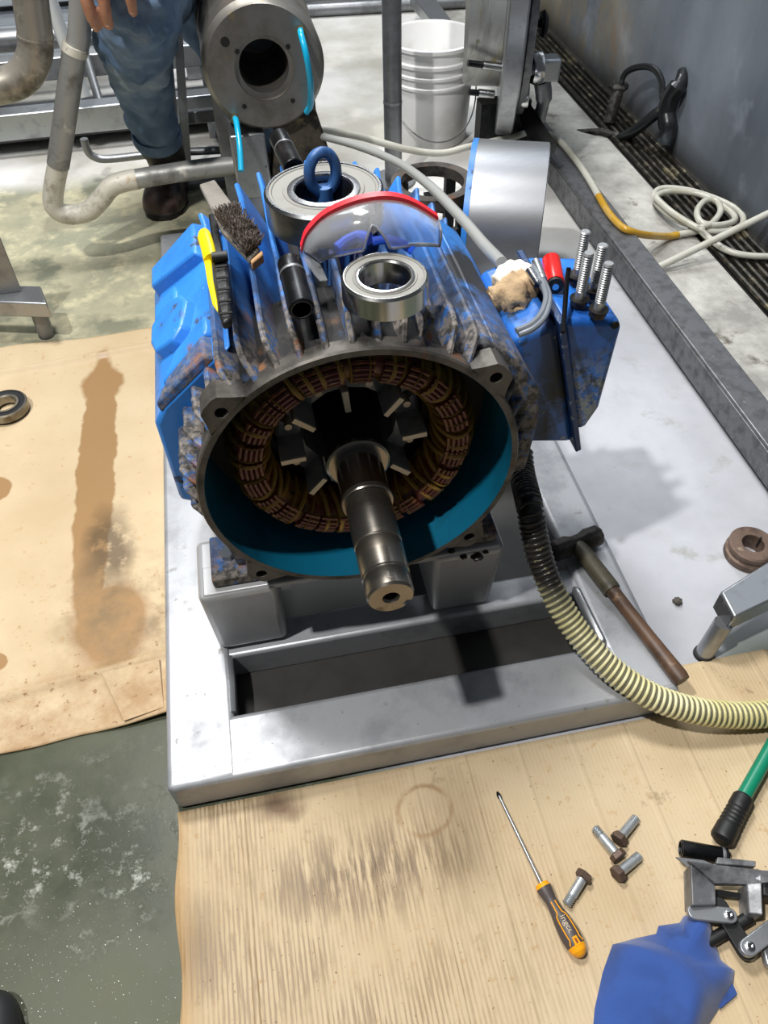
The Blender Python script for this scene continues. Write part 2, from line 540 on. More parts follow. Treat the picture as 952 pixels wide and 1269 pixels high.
# floor plate and leg of equipment at left edge
eq = thing('equipment_foot', 'stainless square tube end on a round foot at the left edge', 'machine foot', (-0.5931, 1.8782, 0.0000))
MB().slab([(-0.7900, 1.9034, 0.1250), (-0.8028, 1.9825, 0.1250), (-0.5685, 1.9209, 0.1250), (-0.5443, 1.8326, 0.1250), ], .045).build('square_tube', STEEL, eq, bevel=.004)
MB().tube([(-0.5910, 1.8777, 0.0000), (-0.5901, 1.8924, 0.0850)], .021, 18).build('leg', STEEL_D, eq)
pa_, pb_ = V3((-0.6156, 1.9033, 0.1260)), V3((-0.6121, 1.9050, 0.2734))
MB().prism([(pa_.x, pa_.z), (pb_.x + (pb_.x - pa_.x) * .6, pb_.z + (pb_.z - pa_.z) * .6), (pa_.x - .5, pb_.z + (pb_.z - pa_.z) * .6), (pa_.x - .5, pa_.z)], pa_.y, pa_.y + .008).build('side_plate', STEEL_D, eq)

# steel stand with two bars right of the jeans
st = thing('flat_bar_stand', 'two upright flat steel bars behind the jeans leg', 'steel stand', (-.13, 2.6, 0.0))
MB().slab([(-0.1263, 2.6500, 0.5025), (-0.1041, 2.6500, 0.4967), (-0.1603, 2.6200, 0.0966), (-0.1862, 2.6200, 0.0994)], .02).build('upright', STEEL, st)
MB().slab([(-0.1699, 2.7200, 0.4027), (-0.1540, 2.7200, 0.3969), (-0.1972, 2.7000, 0.0648), (-0.2237, 2.7000, 0.0677)], .02).build('upright', STEEL_D, st)
MB().box(-.25, .0, 2.62, 2.76, 0.0, .02).build('base_plate', STEEL_D, st)
MB().box(-.16, .10, 2.80, 2.83, .14, .18).build('cross_bar', STEEL_D, st, bevel=.004)
MB().box(-.16, .10, 3.6, 3.66, .0, .12).build('rear_beam', STEEL, st, bevel=.004)

# ------------------------------------------------------------------ background, pump
pc = V3((0.0974, 2.1000, 0.5318))
pu = thing('pump_housing', 'big cylindrical steel housing with a bored flange face, behind the motor', 'pump', (pc.x, 2.1, 0.0))
PUMP = mat('stained_housing_steel', '8d8a84', 0.42, 0.8, [('6b675f', 8, .45, .66, .5), ('a08a4a', 7, .62, .72, .6)], (60, .2, .001))
MB().lathe([(.074, -.001), (.074, .012), (.062, .014), (.062, .30), (.152, .30), (.152, .02), (.143, .008), (.140, 0), (.074, 0)], (pc.x, 2.1, pc.z), (0, 1, 0), 72, ring=True).build('flange_face', PUMP, pu, smooth=30)
MB().lathe([(.0, .0), (.153, .0), (.156, .02), (.156, .17), (.14, .20), (0, .20)], (pc.x, 2.4, pc.z), (0, 1, 0), 56).build('barrel', PUMP, pu)
HOLE = mat('hole_black', '0a0a0a', .7)
for hx, hy, hr in ((279, 52, .011), (294, 64, .006), (357, 57, .006), (303, 132, .006), (363, 126, .006), (372, 38, .009), (291, 147, .007), (378, 138, .008)):
    pass
for hp, hr in (((0.0112, 2.0990, 0.5984), .011), ((0.0365, 2.0990, 0.5752), .006), ((0.1608, 2.0990, 0.5756), .006), ((0.0342, 2.0990, 0.4487), .006), ((0.1589, 2.0990, 0.4506), .006)):
    MB().lathe([(0, 0), (hr, 0), (hr, .003), (0, .003)], hp, (0, 1, 0), 18).build('bolt_hole', HOLE, pu)
MB().prism([(pc.x - .15, .0), (pc.x - .11, .0), (pc.x - .07, .40), (pc.x - .145, .45)], 2.2, 2.32).build('cradle', STEEL_D, pu, bevel=.004)
MB().prism([(pc.x + .06, .0), (pc.x + .13, .0), (pc.x + .13, .44), (pc.x + .07, .40)], 2.2, 2.32).build('cradle', STEEL_D, pu, bevel=.004)
MB().box(pc.x - .115, pc.x - .02, 2.11, 2.2, .2, .375).build('bracket', STEEL, pu, bevel=.006)
DIRT = mat('caked_bracket', '4d463b', 0.75, 0.2, [('23211d', 14, .45, .6), ('86775a', 18, .58, .68), ('8a7a2c', 9, .62, .7)], (35, .8, .006))
MB().prism([(pc.x - .02, .24), (pc.x + .12, .22), (pc.x + .15, .30), (pc.x + .12, .42), (pc.x + .02, .385)], 2.12, 2.22).build('crusted_bracket', DIRT, pu, bevel=.008)
MB().box(pc.x - .14, pc.x + .14, 2.2, 2.58, .0, .03).build('sole_plate', STEEL_D, pu)
AIR = mat('blue_air_tube', '12a5cf', 0.25)
for nm, pts, lb in (('a', [(0.1960, 2.1000, 0.6075), (0.1916, 2.0600, 0.6130), (0.1974, 2.0300, 0.5734), (0.2023, 2.0400, 0.5063), (0.2018, 2.0800, 0.4439), (0.1915, 2.1000, 0.4194)], 'bright blue air tube looped across the right of the pump flange'),
                    ('b', [(0.0050, 2.1000, 0.4215), (0.0076, 2.0600, 0.4291), (0.0062, 2.0000, 0.3963), (-0.0002, 1.9500, 0.3542)], 'short blue air tube hanging below the left of the pump flange')):
    o = thing('air_tube', lb, 'tube', pts[0])
    MB().tube(sm(pts, 6), .0075, 12).build('tube', AIR, o)
    MB().lathe([(0, 0), (.011, 0), (.011, .008), (.009, .012), (0, .012)], V3(pts[0]) - Vector((0, .01, 0)), (0, 1, 0), 6).build('fitting', mat('brass_fitting', '8f8450', .35, .8), o)

# back pipes on the floor
for i, (zz, yy, lb) in enumerate(((.03, 4.28, 'lower of two grey pipes lying on the far floor'), (.03, 4.44, 'upper of two grey pipes lying on the far floor'))):
    tag(MB().tube([(.26, yy, zz), (1.35, yy - .1, zz)], .028, 14).build('floor_pipe', STEEL_D, loc=(.7, yy, 0)), lb, 'pipe')
tag(MB().slab([(0.9005, 4.0587, 0.1200), (1.0017, 4.0309, 0.1200), (0.9936, 3.3272, 0.1200), (0.9277, 3.3074, 0.1200)], .05).build('diagonal_beam', STEEL, bevel=.004, loc=(1.0288, 4.0632, 0.0000)), 'slanting steel beam above the white bucket', 'steel beam')

# steel post
po = thing('steel_post', 'tall grey round steel post standing left of the white bucket', 'post', (.505, 2.52, 0))
pts = (.505, 2.52)
MB().tube([(pts[0], pts[1], 0), (pts[0], pts[1], .255)], .029, 24).build('lower_tube', STEEL_D, po)
MB().tube([(pts[0], pts[1], .255), (pts[0], pts[1], .262)], .0305, 24).build('joint_ring', STEEL, po)
MB().tube([(pts[0], pts[1], .262), (pts[0], pts[1], 2.2)], .029, 24).build('upper_tube', STEEL_D, po)
MB().lathe([(0, 0), (.075, 0), (.075, .01), (0, .01)], (pts[0], pts[1], 0), (0, 0, 1), 24).build('base_plate', STEEL_D, po)

# bucket
bc = V3((0.7105, 2.7431, 0.0000)) + Vector((0, .10, 0))
bu = thing('bucket', 'white plastic bucket with ridged rim behind the steel post', 'bucket', bc)
WP = mat('white_plastic', 'e4e4e4', 0.35, 0, [('c9c8c3', 4, .5, .7)], None)
MB().lathe([(.0, 0), (.128, 0), (.132, .006), (.143, .20), (.150, .202), (.151, .21), (.1455, .214), (.146, .235), (.153, .237), (.154, .245), (.148, .249), (.149, .27), (.157, .272), (.158, .282), (.151, .286), (.153, .318), (.160, .32), (.161, .331), (.152, .333), (.147, .328), (.127, .012), (0, .01)], bc, (0, 0, 1), 56).build('body', WP, bu, smooth=50)
hd = []
for k in range(25):
    a = PI * k / 24
    hd.append((bc.x - .156 * math.cos(a), bc.y - .156 * math.sin(a) - .012, bc.z + .215 - .17 * math.sin(a) ** .8))
MB().tube(hd, .0025, 8).build('bail_handle', STEEL_D, bu)
for s in (-1, 1):
    MB().ball((bc.x + s * .152, bc.y - .01, bc.z + .215), .012, n=8).build('handle_ear', WP, bu)

# ring stand
rc = V3((0.5136, 2.0156, 0.2400))
rs = thing('ring_stand', 'low round steel stand with an open ring top beside the bucket', 'stand', (rc.x, rc.y, 0))
MB().lathe([(.088, .0), (.115, .0), (.115, -.03), (.088, -.03)], rc, (0, 0, 1), 48, ring=True).build('ring', CAST, rs)
for k in range(4):
    a = PI / 4 + k * PI / 2
    MB().box(rc.x + .098 * math.cos(a) - .014, rc.x + .098 * math.cos(a) + .014, rc.y + .098 * math.sin(a) - .014, rc.y + .098 * math.sin(a) + .014, .0, .212).build('leg', BLACK, rs)
MB().lathe([(.09, .1), (.108, .1), (.108, .14), (.09, .14)], (rc.x, rc.y, 0), (0, 0, 1), 48, ring=True).build('lower_ring', BLACK, rs)
MB().box(rc.x - .02, rc.x + .015, rc.y - .01, rc.y + .02, .0, .2).build('centre_post', DARKSTEEL, rs)

# process vessel with flange and clamps
ve = thing('process_vessel', 'stained round stainless vessel with a thick flange at the top edge', 'vessel', (.84, 2.78, 0))
STAIN = mat('stained_vessel', 'b0b1ae', 0.35, 0.6, [('8b8c8a', 6, .5, .65, .5), ('9c8f52', 5, .56, .68, .5), ('5f5738', 9, .64, .72, .5)], (30, .2, .002), stretch=(3, .6, .6))
vz = .57
vy = 2.70
VD = Vector((1, -.30, 0)).normalized()
MB().lathe([(.0, .0), (.33, .0), (.34, .012), (.34, .115), (0, .115)], (.79, vy + .02, vz), VD, 80).build('drum', STAIN, ve, smooth=30)
MB().lathe([(.0, .0), (.475, .0), (.48, .005), (.48, .05), (.475, .055), (0, .055)], Vector((.79, vy + .02, vz)) + VD * .116, VD, 80).build('flange', STEEL, ve, smooth=30)
MB().lathe([(.0, .0), (.41, .0), (.42, .008), (.42, .028), (0, .03)], Vector((.79, vy + .02, vz)) + VD * .172, VD, 80).build('end_plate', CH, ve, smooth=30)
MB().box(.80, .97, 2.52, 2.58, .0, .22, ).build('leg', DARKSTEEL, ve)
MB().slab([(0.9300, 2.5572, 0.2069), (0.9300, 2.4461, 0.2484), (0.9600, 2.2433, 0.1978), (0.9600, 2.4140, 0.1253)], .03).build('leg', DARKSTEEL, ve)
MB().slab([(0.8700, 2.6441, 0.1723), (0.8700, 2.4819, 0.2407), (0.8700, 2.6302, 0.0596), (0.8700, 2.8009, -0.0119)], .03).build('leg', DARKSTEEL, ve)
for (a, b) in (((0.7097, 2.4000, 0.3925), (0.8237, 2.4000, 0.3694)), ((0.7209, 2.4200, 0.3036), (0.8044, 2.4200, 0.2888))):
    av, bv = V3(a), V3(b)
    MB().tube([av, av.lerp(bv, .4)], .009, 12).build('clamp_bolt', DARKSTEEL, ve)
    MB().tube([av.lerp(bv, .4), bv], .012, 12).build('clamp_sleeve', CHROME, ve)
MB().tube([(0.8607, 2.4400, 0.3527), (0.9343, 2.4200, 0.3486)], .008, 10).build('stud', CHROME, ve)
MB().tube([(0.8905, 2.4200, 0.3501), (0.9216, 2.4200, 0.3474)], .016, 6).build('nut', STEEL, ve)
MB().lathe([(.0, .0), (.04, .0), (.045, .01), (.045, .03), (0, .035)], (0.9158, 2.4200, 0.3525), (1, 0, 0), 28).build('clamp_knob', CHROME, ve)
q = V3((0.9578, 2.4200, 0.3465))
MB().box(q.x - .03, q.x + .045, q.y - .03, q.y + .03, q.z - .03, q.z + .035).build('clamp_block', STEEL, ve, bevel=.008)
MB().tube(sm([(0.9572, 2.4200, 0.3145), (0.9700, 2.4200, 0.2616), (0.9635, 2.4200, 0.1938)], 5), [.026] * 6 + [.02] * 5, 14).build('clamp_handle', STEEL_D, ve)
MB().lathe([(.0, .0), (.032, .0), (.036, .01), (.036, .025), (0, .03)], (0.8914, 2.4200, 0.2784), (1, -.3, 0), 28).build('clamp_knob', CHROME, ve)
MB().tube([(0.8528, 2.4200, 0.2726), (0.8920, 2.4200, 0.2736)], .011, 10).build('stud', CHROME, ve)
MB().tube([(0.9324, 2.6000, 0.4179), (1.0040, 2.6000, 0.4168)], .014, 12).build('stud', DARKSTEEL, ve)
MB().lathe([(.0, .0), (.035, .0), (.04, .01), (.03, .02), (0, .022)], (0.9992, 2.6000, 0.4127), (1, -.2, 0), 20).build('wing_knob', DARKSTEEL, ve)
MB().lathe([(.0, .0), (.035, .0), (.04, .01), (.03, .025), (0, .028)], (0.9417, 2.5500, 0.4835), (1, -.3, 0.2), 20).build('wing_knob', CHROME, ve)
MB().tube([(0.8789, 2.4500, 0.2396), (0.9251, 2.5500, 0.4110)], .013, 10).build('tie_rod', STEEL, ve)

# fan cowl lying on its side
co_ = thing('fan_cowl', 'round bare metal fan cowl with a blue painted rim lying behind the motor', 'fan cowl', (.705, 1.79, 0))
COWL = mat('bare_sheet_metal', 'a9abae', 0.33, 0.85, [('868890', 6, .45, .7, .42)], (40, .08, .002), stretch=(.3, 1, 1))
MB().lathe([(.200, .012), (.200, .18), (.196, .18), (.196, .0), (.200, .0)], (.578, 1.845, .202), (1, -.38, 0), 80, ring=True).build('shell', COWL, co_, smooth=50)
MB().lathe([(.2005, -.010), (.2012, .004), (.1955, .004), (.1955, -.010)], (.578, 1.845, .202), (1, -.38, 0), 80, ring=True).build('blue_rim', PAINT, co_, label='blue painted rim edge')
MB().lathe([(.0, .178), (.196, .178), (.196, .182), (0, .182)], (.578, 1.845, .202), (1, -.38, 0), 60).build('end_plate', STEEL_D, co_)


# ------------------------------------------------------------------ stainless base frame
FX0, FX1, FX2, FX3 = -.266, -.155, .487, .584
FZ = .08
FRM = mat('scuffed_stainless_frame', 'a9abaf', 0.42, 0.4, [('8f9195', 9, .48, .66, .5), ('4b4a47', 130, .685, .72, .8), ('8b8b8a', 40, .62, .7, .6)], (140, .1, .001))
BLKM = mat('bright_block_stainless', 'b0b1b3', 0.42, 0.4, [('a2a3a4', 7, .5, .68, .5), ('3d3b38', 110, .70, .73, .8)], (120, .1, .001))
bf = thing('motor_base_frame', 'low stainless steel frame that carries the blue motor', 'base frame', (.16, 1.0, 0))
MB().box(FX0, FX1, .508, 2.2, .002, FZ).build('left_rail', FRM, bf, bevel=.009, seg=3)
MB().box(FX2, FX3, .508, 1.5, .002, FZ).build('right_rail', FRM, bf, bevel=.012, seg=3)
MB().box(FX0 + .002, FX3 - .002, .507, .615, .002, FZ - .0005).build('front_beam', FRM, bf, bevel=.009, seg=3)
MB().box(FX1 - .01, FX2 + .01, .728, .79, .004, FZ - .006).build('cross_tube', FRM, bf, bevel=.007, seg=3)
MB().box(FX1 - .01, FX2 + .01, 1.1, 1.16, .004, FZ - .006).build('cross_tube', FRM, bf, bevel=.007, seg=3)
for s, (xa, xb, xc, xd) in enumerate(((-.177, -.049, -.170, -.05), (.208, .333, .210, .318))):
    m = MB()
    for ya, yb in ((.737, .86), (1.02, 1.14)):
        lo = [(xc, ya + .004), (xd, ya + .004), (xd, yb), (xc, yb)]
        hi = [(xa, ya), (xb, ya), (xb, yb), (xa, yb)]
        m2 = MB()
        m2.rings([[Vector((x, y, .078)) for x, y in lo], [Vector((x, y, .244)) for x, y in hi]])
        m2.build('mounting_block', BLKM, bf, bevel=.012, seg=3)
MB().box(-.168, .325, .742, .80, .232, .2445).build('top_strip', BLKM, bf, bevel=.003)
MB().tube(sm([(0.4785, 0.7370, 0.0850), (0.4785, 0.6902, 0.0900), (0.4816, 0.6426, 0.0880), (0.4857, 0.6122, 0.0820)], 5), [.004] + [.009] * 14 + [.004], 10, flat=.8).build('weld_bead', STEEL, bf, label='shiny ground weld ridge on the corner')
MB().tube(sm([(FX1, .62, .078), (FX1 + .002, .68, .079), (FX1, .726, .078)], 4), .005, 8).build('weld_bead', STEEL, bf)
MB().box(FX1 - .002, FX2 + .002, .612, 1.5, .0045, .008).build('shade_sheet', mat('painted_shade', '282623', .55, .0, [('1b1a17', 10, .45, .65)]), bf, label='added dark sheet standing in for shade in the frame opening')  # sheet added here; its near-black colour stands in for shade in the opening
MB().box(FX1 + .0, FX1 + .018, .612, .63, .003, .02).build('drain_tab', BLKM, bf)

# ------------------------------------------------------------------ the motor
AX, AZ, Y0 = .0955, .4796, .715
mo = thing('electric_motor', 'large blue finned electric motor with its end bell off and shaft exposed', 'motor', (AX, .95, .245))
O = Vector((AX, 0, AZ))
def pol(r, deg, y):
    return Vector((AX + r * math.cos(R(deg)), y, AZ + r * math.sin(R(deg))))

BORE = .2129
# housing shell with open bore
OIL_SHADE = mat('oily_shaded_casting', '0a0b0c', 0.7, 0.0, [('27466e', 9, .56, .68, .5), ('3f3a34', 40, .52, .64, .8, None, (1, -.14, -.2)), ('6e4a2e', 14, .58, .66, .85, None, (1, -.14, -.2))], (45, .4, .002))  # near-black covers oil dirt plus the shade between the fins, painted in
MB().lathe([(BORE + .0005, .722), (.2185, .722), (.2175, .80), (.2165, .862), (.182, .885), (.182, 1.12), (.15, 1.13), (.15, 1.01), (BORE - .04, 1.0), (BORE - .04, .93), (BORE + .0005, .86)], (AX, 0, AZ), (0, 1, 0), 96, ring=True).build('housing', OIL_SHADE, mo)
MB().lathe([(.0, 1.0), (.17, 1.0), (.17, 1.01), (0, 1.01)], (AX, 0, AZ), (0, 1, 0), 48).build('rear_wall', mat('dark_interior', '101317', .5), mo)
TEAL = mat('teal_bore_paint', '0b5c78', 0.32, 0.0, [('08485f', 8, .5, .7, .4)], (60, .05, .001))
MB().lathe([(BORE, .7155), (BORE, .855), (BORE - .0008, .855), (BORE - .0008, .7155)], (AX, 0, AZ), (0, 1, 0), 96, ring=True).build('bore_lining', TEAL, mo, label='teal painted inside of the bore')
# machined rim with four ears
MB().lathe([(BORE - .0004, .715), (.2205, .715), (.2225, .718), (.2225, .738), (BORE - .0004, .738)], (AX, 0, AZ), (0, 1, 0), 120, ring=True).build('rim', CAST, mo, smooth=30)
for a, rh in ((136.3, .228), (40.5, .2317), (-134.2, .2335), (-45.1, .2295)):
    pts = []
    M = Matrix.Rotation(R(a), 4, 'Y').inverted()
    def ep(r, t):
        c, s = math.cos(R(a)), math.sin(R(a))
        return (AX + r * c - t * s, AZ + r * s + t * c)
    outl = [ep(.2195, -.036), ep(.232, -.026), ep(.246, -.017), ep(.249, -.008), ep(.249, .008), ep(.246, .017), ep(.232, .026), ep(.2195, .036)]
    hole = [ep(rh + .0085 * math.cos(q * PI / 8), .0085 * math.sin(q * PI / 8)) for q in range(16)]
    m = MB()
    n = len(outl)
    bm = m.bm
    # plate with a real hole: bridge outline and hole loops, front and back
    for yy in (.7146, .745):
        pass
    of = [bm.verts.new((u, .7146, w)) for u, w in outl]
    ob = [bm.verts.new((u, .748, w)) for u, w in outl]
    hf = [bm.verts.new((u, .7146, w)) for u, w in hole]
    hb = [bm.verts.new((u, .748, w)) for u, w in hole]
    for L in (of, ob, hf, hb):
        for i in range(len(L)):
            bm.edges.new((L[i], L[(i + 1) % len(L)]))
    for A, B in ((of, hf), (ob, hb)):
        es = [bm.edges.get((A[i], A[(i + 1) % len(A)])) for i in range(len(A))] + [bm.edges.get((B[i], B[(i + 1) % len(B)])) for i in range(len(B))]
        bmesh.ops.triangle_fill(bm, use_beauty=True, edges=es)
    for A, B in ((of, ob), (hf, hb)):
        for i in range(len(A)):
            m.face([A[i], A[(i + 1) % len(A)], B[(i + 1) % len(A)], B[i]])
    ear = m.build('bolt_ear', CAST, mo, smooth=30)
    MB().lathe([(0, .747), (.0085, .747), (.0085, .7485), (0, .7485)], (AX + rh * math.cos(R(a)), 0, AZ + rh * math.sin(R(a))), (0, 1, 0), 16).build('hole_bottom', HOLE, ear, local=False)

# cooling fins: one radial fin mesh shape per fin, slightly uneven
def fin(deg, r1, ya, yb, th=.0062, ramp=.034, name='fin', nick=0.0):
    m = MB()
    rng = random.Random(int(deg * 10) + 5)
    ny = 14
    c, s = math.cos(R(deg)), math.sin(R(deg))
    def P(r, t, y):
        return Vector((AX + r * c - t * s, y, AZ + r * s + t * c))
    rr = []
    for i in range(ny + 1):
        u = i / ny
        y = ya + (yb - ya) * u
        h = min(1.0, .06 + .94 * (y - ya) / ramp)
        h = h ** .75
        tip = .215 + (r1 - .215) * h + rng.uniform(-.0008, .0008)
        if u > .97:
            tip += nick
        w0, w1 = th * .85, th * .62
        rb = .2145 if y < .87 else .181
        rr.append([P(rb, -w0, y), P(tip - .003, -w1, y), P(tip, -w1 * .5, y), P(tip, w1 * .5, y), P(tip - .003, w1, y), P(rb, w0, y)])
    m.rings(rr)
    return m.build(name, GRIME, mo, smooth=22)
deg = 90 - 7.9 * 5
fins = [90 + 8.1 * k for k in range(-7, 6)]
for d_ in fins:
    fin(d_, .252, .724, 1.125, nick=.007)
for d_ in (138, 146.5, 155, 163.5, 172, 180.5, 189):
    fin(d_, .243, .724, .80, ramp=.03, name='side_fin')
for d_ in (26, 18, 10, 2, -6, -14):
    fin(d_, .245, .724, .83, ramp=.03, name='side_fin')

# left flank pad with raised bosses
lp = MB().prism([(-.046, .668), (-.078, .650), (-.150, .587), (-.166, .560), (-.166, .41), (-.14, .395), (-.112, .40), (-.122, .44), (-.124, .48), (-.120, .525), (-.106, .57), (-.085, .607)], .80, 1.12).build('side_pad', PAINT, mo, bevel=.006)
def onpad(u, y, h=0.0):
    """point on the sloping pad face; u runs from the upper edge (0) to the outer edge (1)"""
    a = Vector((-.078, y, .648)); b = Vector((-.150, y, .585))
    n = Vector((-.063, 0, .072)).normalized()
    return a.lerp(b, u) + n * h
def padboss(name, uy, h, ma=PAINT, bev=.004):
    m = MB()
    A = [onpad(u, y, -.004) for u, y in uy]
    c = sum(A, Vector()) / len(A)
    n = Vector((-.063, 0, .072)).normalized()
    B = [c + (p - c) * .86 + n * (h + .004) for p in A]
    m.rings([A, B])
    return m.build(name, ma, mo, bevel=bev, smooth=30)
padboss('boss', [(.30, .90), (.55, .885), (1.0, .90), (1.12, .935), (1.10, .98), (.8, 1.0), (.3, .985), (.16, .95)], .016)
padboss('bolt_pad', [(.55, 1.0), (1.15, 1.0), (1.15, 1.045), (.55, 1.045)], .006)
padboss('gusset', [(-.15, 1.03), (1.1, 1.07), (1.1, 1.13), (-.15, 1.13)], .018, PAINT)
padboss('gusset', [(-.15, .845), (.95, .83), (.6, .875), (-.15, .89)], .011, PAINT)
padboss('gusset', [(-.1, .80), (1.1, .80), (.75, .835), (-.1, .85)], .012, GRIME)
MB().prism([(-.16, .455), (-.02, .455), (-.02, .66), (-.075, .655), (-.15, .60)], 1.10, 1.125).build('rear_web', PAINT, mo, bevel=.004)
for sx in (-1, 1):
    xa, xb = (AX - .245, AX - .10) if sx < 0 else (AX + .10, AX + .225)
    for ya in (.752, 1.03):
        f = MB().box(xa + (.0 if sx < 0 else .0), xb, ya, ya + .09, .2455, .268).build('foot', GRIME, mo, bevel=.004)
        MB().prism([(AX + sx * .12, .262), (AX + sx * .20, .262), (AX + sx * .225, .40), (AX + sx * .213, .42), (AX + sx * .19, .367), (AX + sx * .165, .335)], ya + .02, ya + .04).build('foot_web', GRIME, mo, bevel=.003)
        bx = (xa + .03) if sx < 0 else xb - .028
        MB().lathe([(0, 0), (.013, 0), (.013, .009), (.011, .011), (0, .011)], (bx, ya + .045, .268), (0, 0, 1), 6).build('foot_bolt', STEEL, f, label='bright foot bolt')
# right shoulder pad that carries the terminal box
MB().prism([(AX + .142, .645), (AX + .175, .655), (AX + .225, .615), (AX + .258, .56), (AX + .262, .50), (AX + .255, .41), (AX + .218, .40), (AX + .2165, .47), (AX + .208, .54), (AX + .18, .60)], .752, 1.1).build('terminal_pad', GRIME, mo, bevel=.006)
MB().prism([(AX + .125, .655), (AX + .17, .655), (AX + .225, .595), (AX + .20, .56)], 0.955, 1.02).build('shoulder_lug', PAINT, mo, bevel=.01)

# stator winding
COIL = bpy.data.materials.new('varnished_winding')
t = NT(COIL)
c = t.mix(t.ramp(t.noise(38, 4, .6), .42, .58), lin('6b2a22'), lin('8c6a24'))
c = t.mix(t.ramp(t.noise(90, 3, .5), .55, .65), c, lin('3a1d14'))
t.put(t.b.inputs['Base Color'], c)
t.b.inputs['Roughness'].default_value = .42
t.l(t.bump(t.noise(120, 3, .5), .5, .003), t.b.inputs['Normal'])
prof = []
for k in range(24):
    a = 2 * PI * k / 24
    prof.append((.149 + .0245 * math.cos(a), .808 + .042 * math.sin(a)))
wd = MB().lathe(prof, (AX, 0, AZ), (0, 1, 0), 120, ring=True, rfun=lambda r, t_, a: r + .0014 * math.sin(a * 36) + .0012 * math.sin(a * 11 + t_ * 60)).build('stator_winding', COIL, mo, smooth=60, label='varnished maroon and gold stator winding')
LACE = mat('lacing_tape', '8f6e2a', 0.5, 0, [('5d431a', 60, .5, .65), ('a88a45', 120, .6, .7)], (150, .4, .001))
lace_me = None
for k in range(44):
    a = 360 / 44 * k + random.uniform(-1.5, 1.5)
    if lace_me is None:
        pts = []
        for q in range(19):
            b = R(-200 + 220 * q / 18)
            pts.append(Vector((.149 + .0285 * math.cos(b), .808 + .0462 * math.sin(b) - .95, .010 * math.sin(b * 1.1))))
        o = MB().tube(pts, .0036, 6).build('lacing_band', LACE, wd, local=True)
        lace_me = o.data
    else:
        o = bpy.data.objects.new('lacing_band', lace_me)
        COL.objects.link(o)
        o.parent = wd
    o.location = (0, 0, AZ - .245)
    o.rotation_euler = (0, -R(a), 0)
    o.scale = (1, 1, random.choice((1, -1, .4)))
MAGW = mat('copper_strands', '551f1a', 0.4, 0.1, [('7d5722', 30, .5, .6)])
strand = None
for k in range(26):
    a = 360 / 26 * k + random.uniform(-2, 2)
    if strand is None:
        m = MB()
        for j, (rr_, yy) in enumerate(((.135, .767), (.142, .764), (.149, .7635), (.156, .7645), (.163, .768))):
            m.tube([Vector((rr_ * math.cos(R(x)), yy - .95, rr_ * math.sin(R(x)))) for x in (-5.2, -2.6, 0, 2.6, 5.2)], .0036, 6)
        o = m.build('coil_strands', MAGW, wd, local=True)
        strand = o.data
    else:
        o = bpy.data.objects.new('coil_strands', strand)
        COL.objects.link(o)
        o.parent = wd
    o.location = (0, 0, AZ - .245)
    o.rotation_euler = (0, -R(a), 0)
MB().lathe([(.115, .852), (BORE - .001, .852), (BORE - .001, .86), (.172, .93), (.172, .99), (.115, .99)], (AX, 0, AZ), (0, 1, 0), 96, ring=True).build('stator_core', mat('dark_core', '1f1c1a', .6), mo)

# rotor end ring, fan blades, studs
RG = mat('rotor_grey', '8c8e90', 0.5, 0.25, [('6a6b6d', 20, .5, .68, .6)], (60, .2, .001))
rt = MB().lathe([(.072, .832), (.104, .832), (.109, .838), (.109, .985), (.072, .985)], (AX, 0, AZ), (0, 1, 0), 16, ring=True).build('rotor_ring', RG, mo, smooth=0)
BR = mat('machined_edge', 'b0a898', 0.45, 0.5)
blade = tip = stud = hol = None
for k in range(8):
    a = 94 + 45 * k
    if blade is None:
        m = MB()
        m.rings([[Vector((r, y - .95, z)) for r, z in ((.070, -.0042), (.107, -.0048), (.107, .0048), (.070, .0042))] for y in (.835, .782)])
        o1 = m.build('fan_blade', RG, mo, local=True, bevel=.001)
        m = MB().rings([[Vector((r, y - .95, z)) for r, z in ((.0706, -.0038), (.1064, -.0042), (.1064, .0042), (.0706, .0038))] for y in (.7821, .7805)])
        o2 = m.build('blade_edge', BR, o1, local=True, label='bright worn blade edge')
        o3 = MB().tube([Vector((.093 * math.cos(R(22)), y - .95, .093 * math.sin(R(22)))) for y in (.833, .812)], .0055, 12).build('balance_stud', BR, mo, local=True, smooth=50)
        o4 = MB().tube([Vector((.098 * math.cos(R(22)), y - .95, .098 * math.sin(R(22)))) for y in (.8325, .8312)], .0075, 12).build('stud_recess', HOLE, mo, local=True)
        blade, tip, stud, hol = o1, o2, o3, o4
        S = (o1, o3, o4)
    else:
        S = []
        for q in (blade, stud, hol):
            c_ = q.copy(); COL.objects.link(c_); S.append(c_)
        e = tip.copy(); COL.objects.link(e); e.parent = S[0]
    for q in S:
        q.location = (0, 0, AZ - .245)
        q.rotation_euler = (0, -R(a), 0)

# shaft with steps, grooves and keyway
SHB = mat('oiled_black_shaft', '0d0e10', 0.5, 0.3)
SHM = mat('worn_shaft_steel', '87817a', 0.24, 0.95, [('7c756a', 12, .45, .65, .34), ('5d5549', 30, .58, .68, .45)], (90, .08, .0006), stretch=(.6, 2.2, .6))
SHP = mat('ground_journal', '8e8f93', 0.2, 1.0)
sh = MB().lathe([(.0, .99), (.047, .99), (.0455, .80), (.0445, .757), (.0, .757)], (AX, 0, AZ), (0, 1, 0), 56).build('rotor_hub', SHB, mo)
MB().lathe([(.0, .757), (.043, .757), (.0452, .755), (.0452, .749), (.042, .747), (.0, .747)], (AX, 0, AZ), (0, 1, 0), 64).build('shaft_shoulder', SHM, mo, smooth=25)
MB().lathe([(.0, .748), (.0335, .748), (.0335, .682), (.0, .682)], (AX, 0, AZ), (0, 1, 0), 64).build('bearing_journal', SHP, mo)
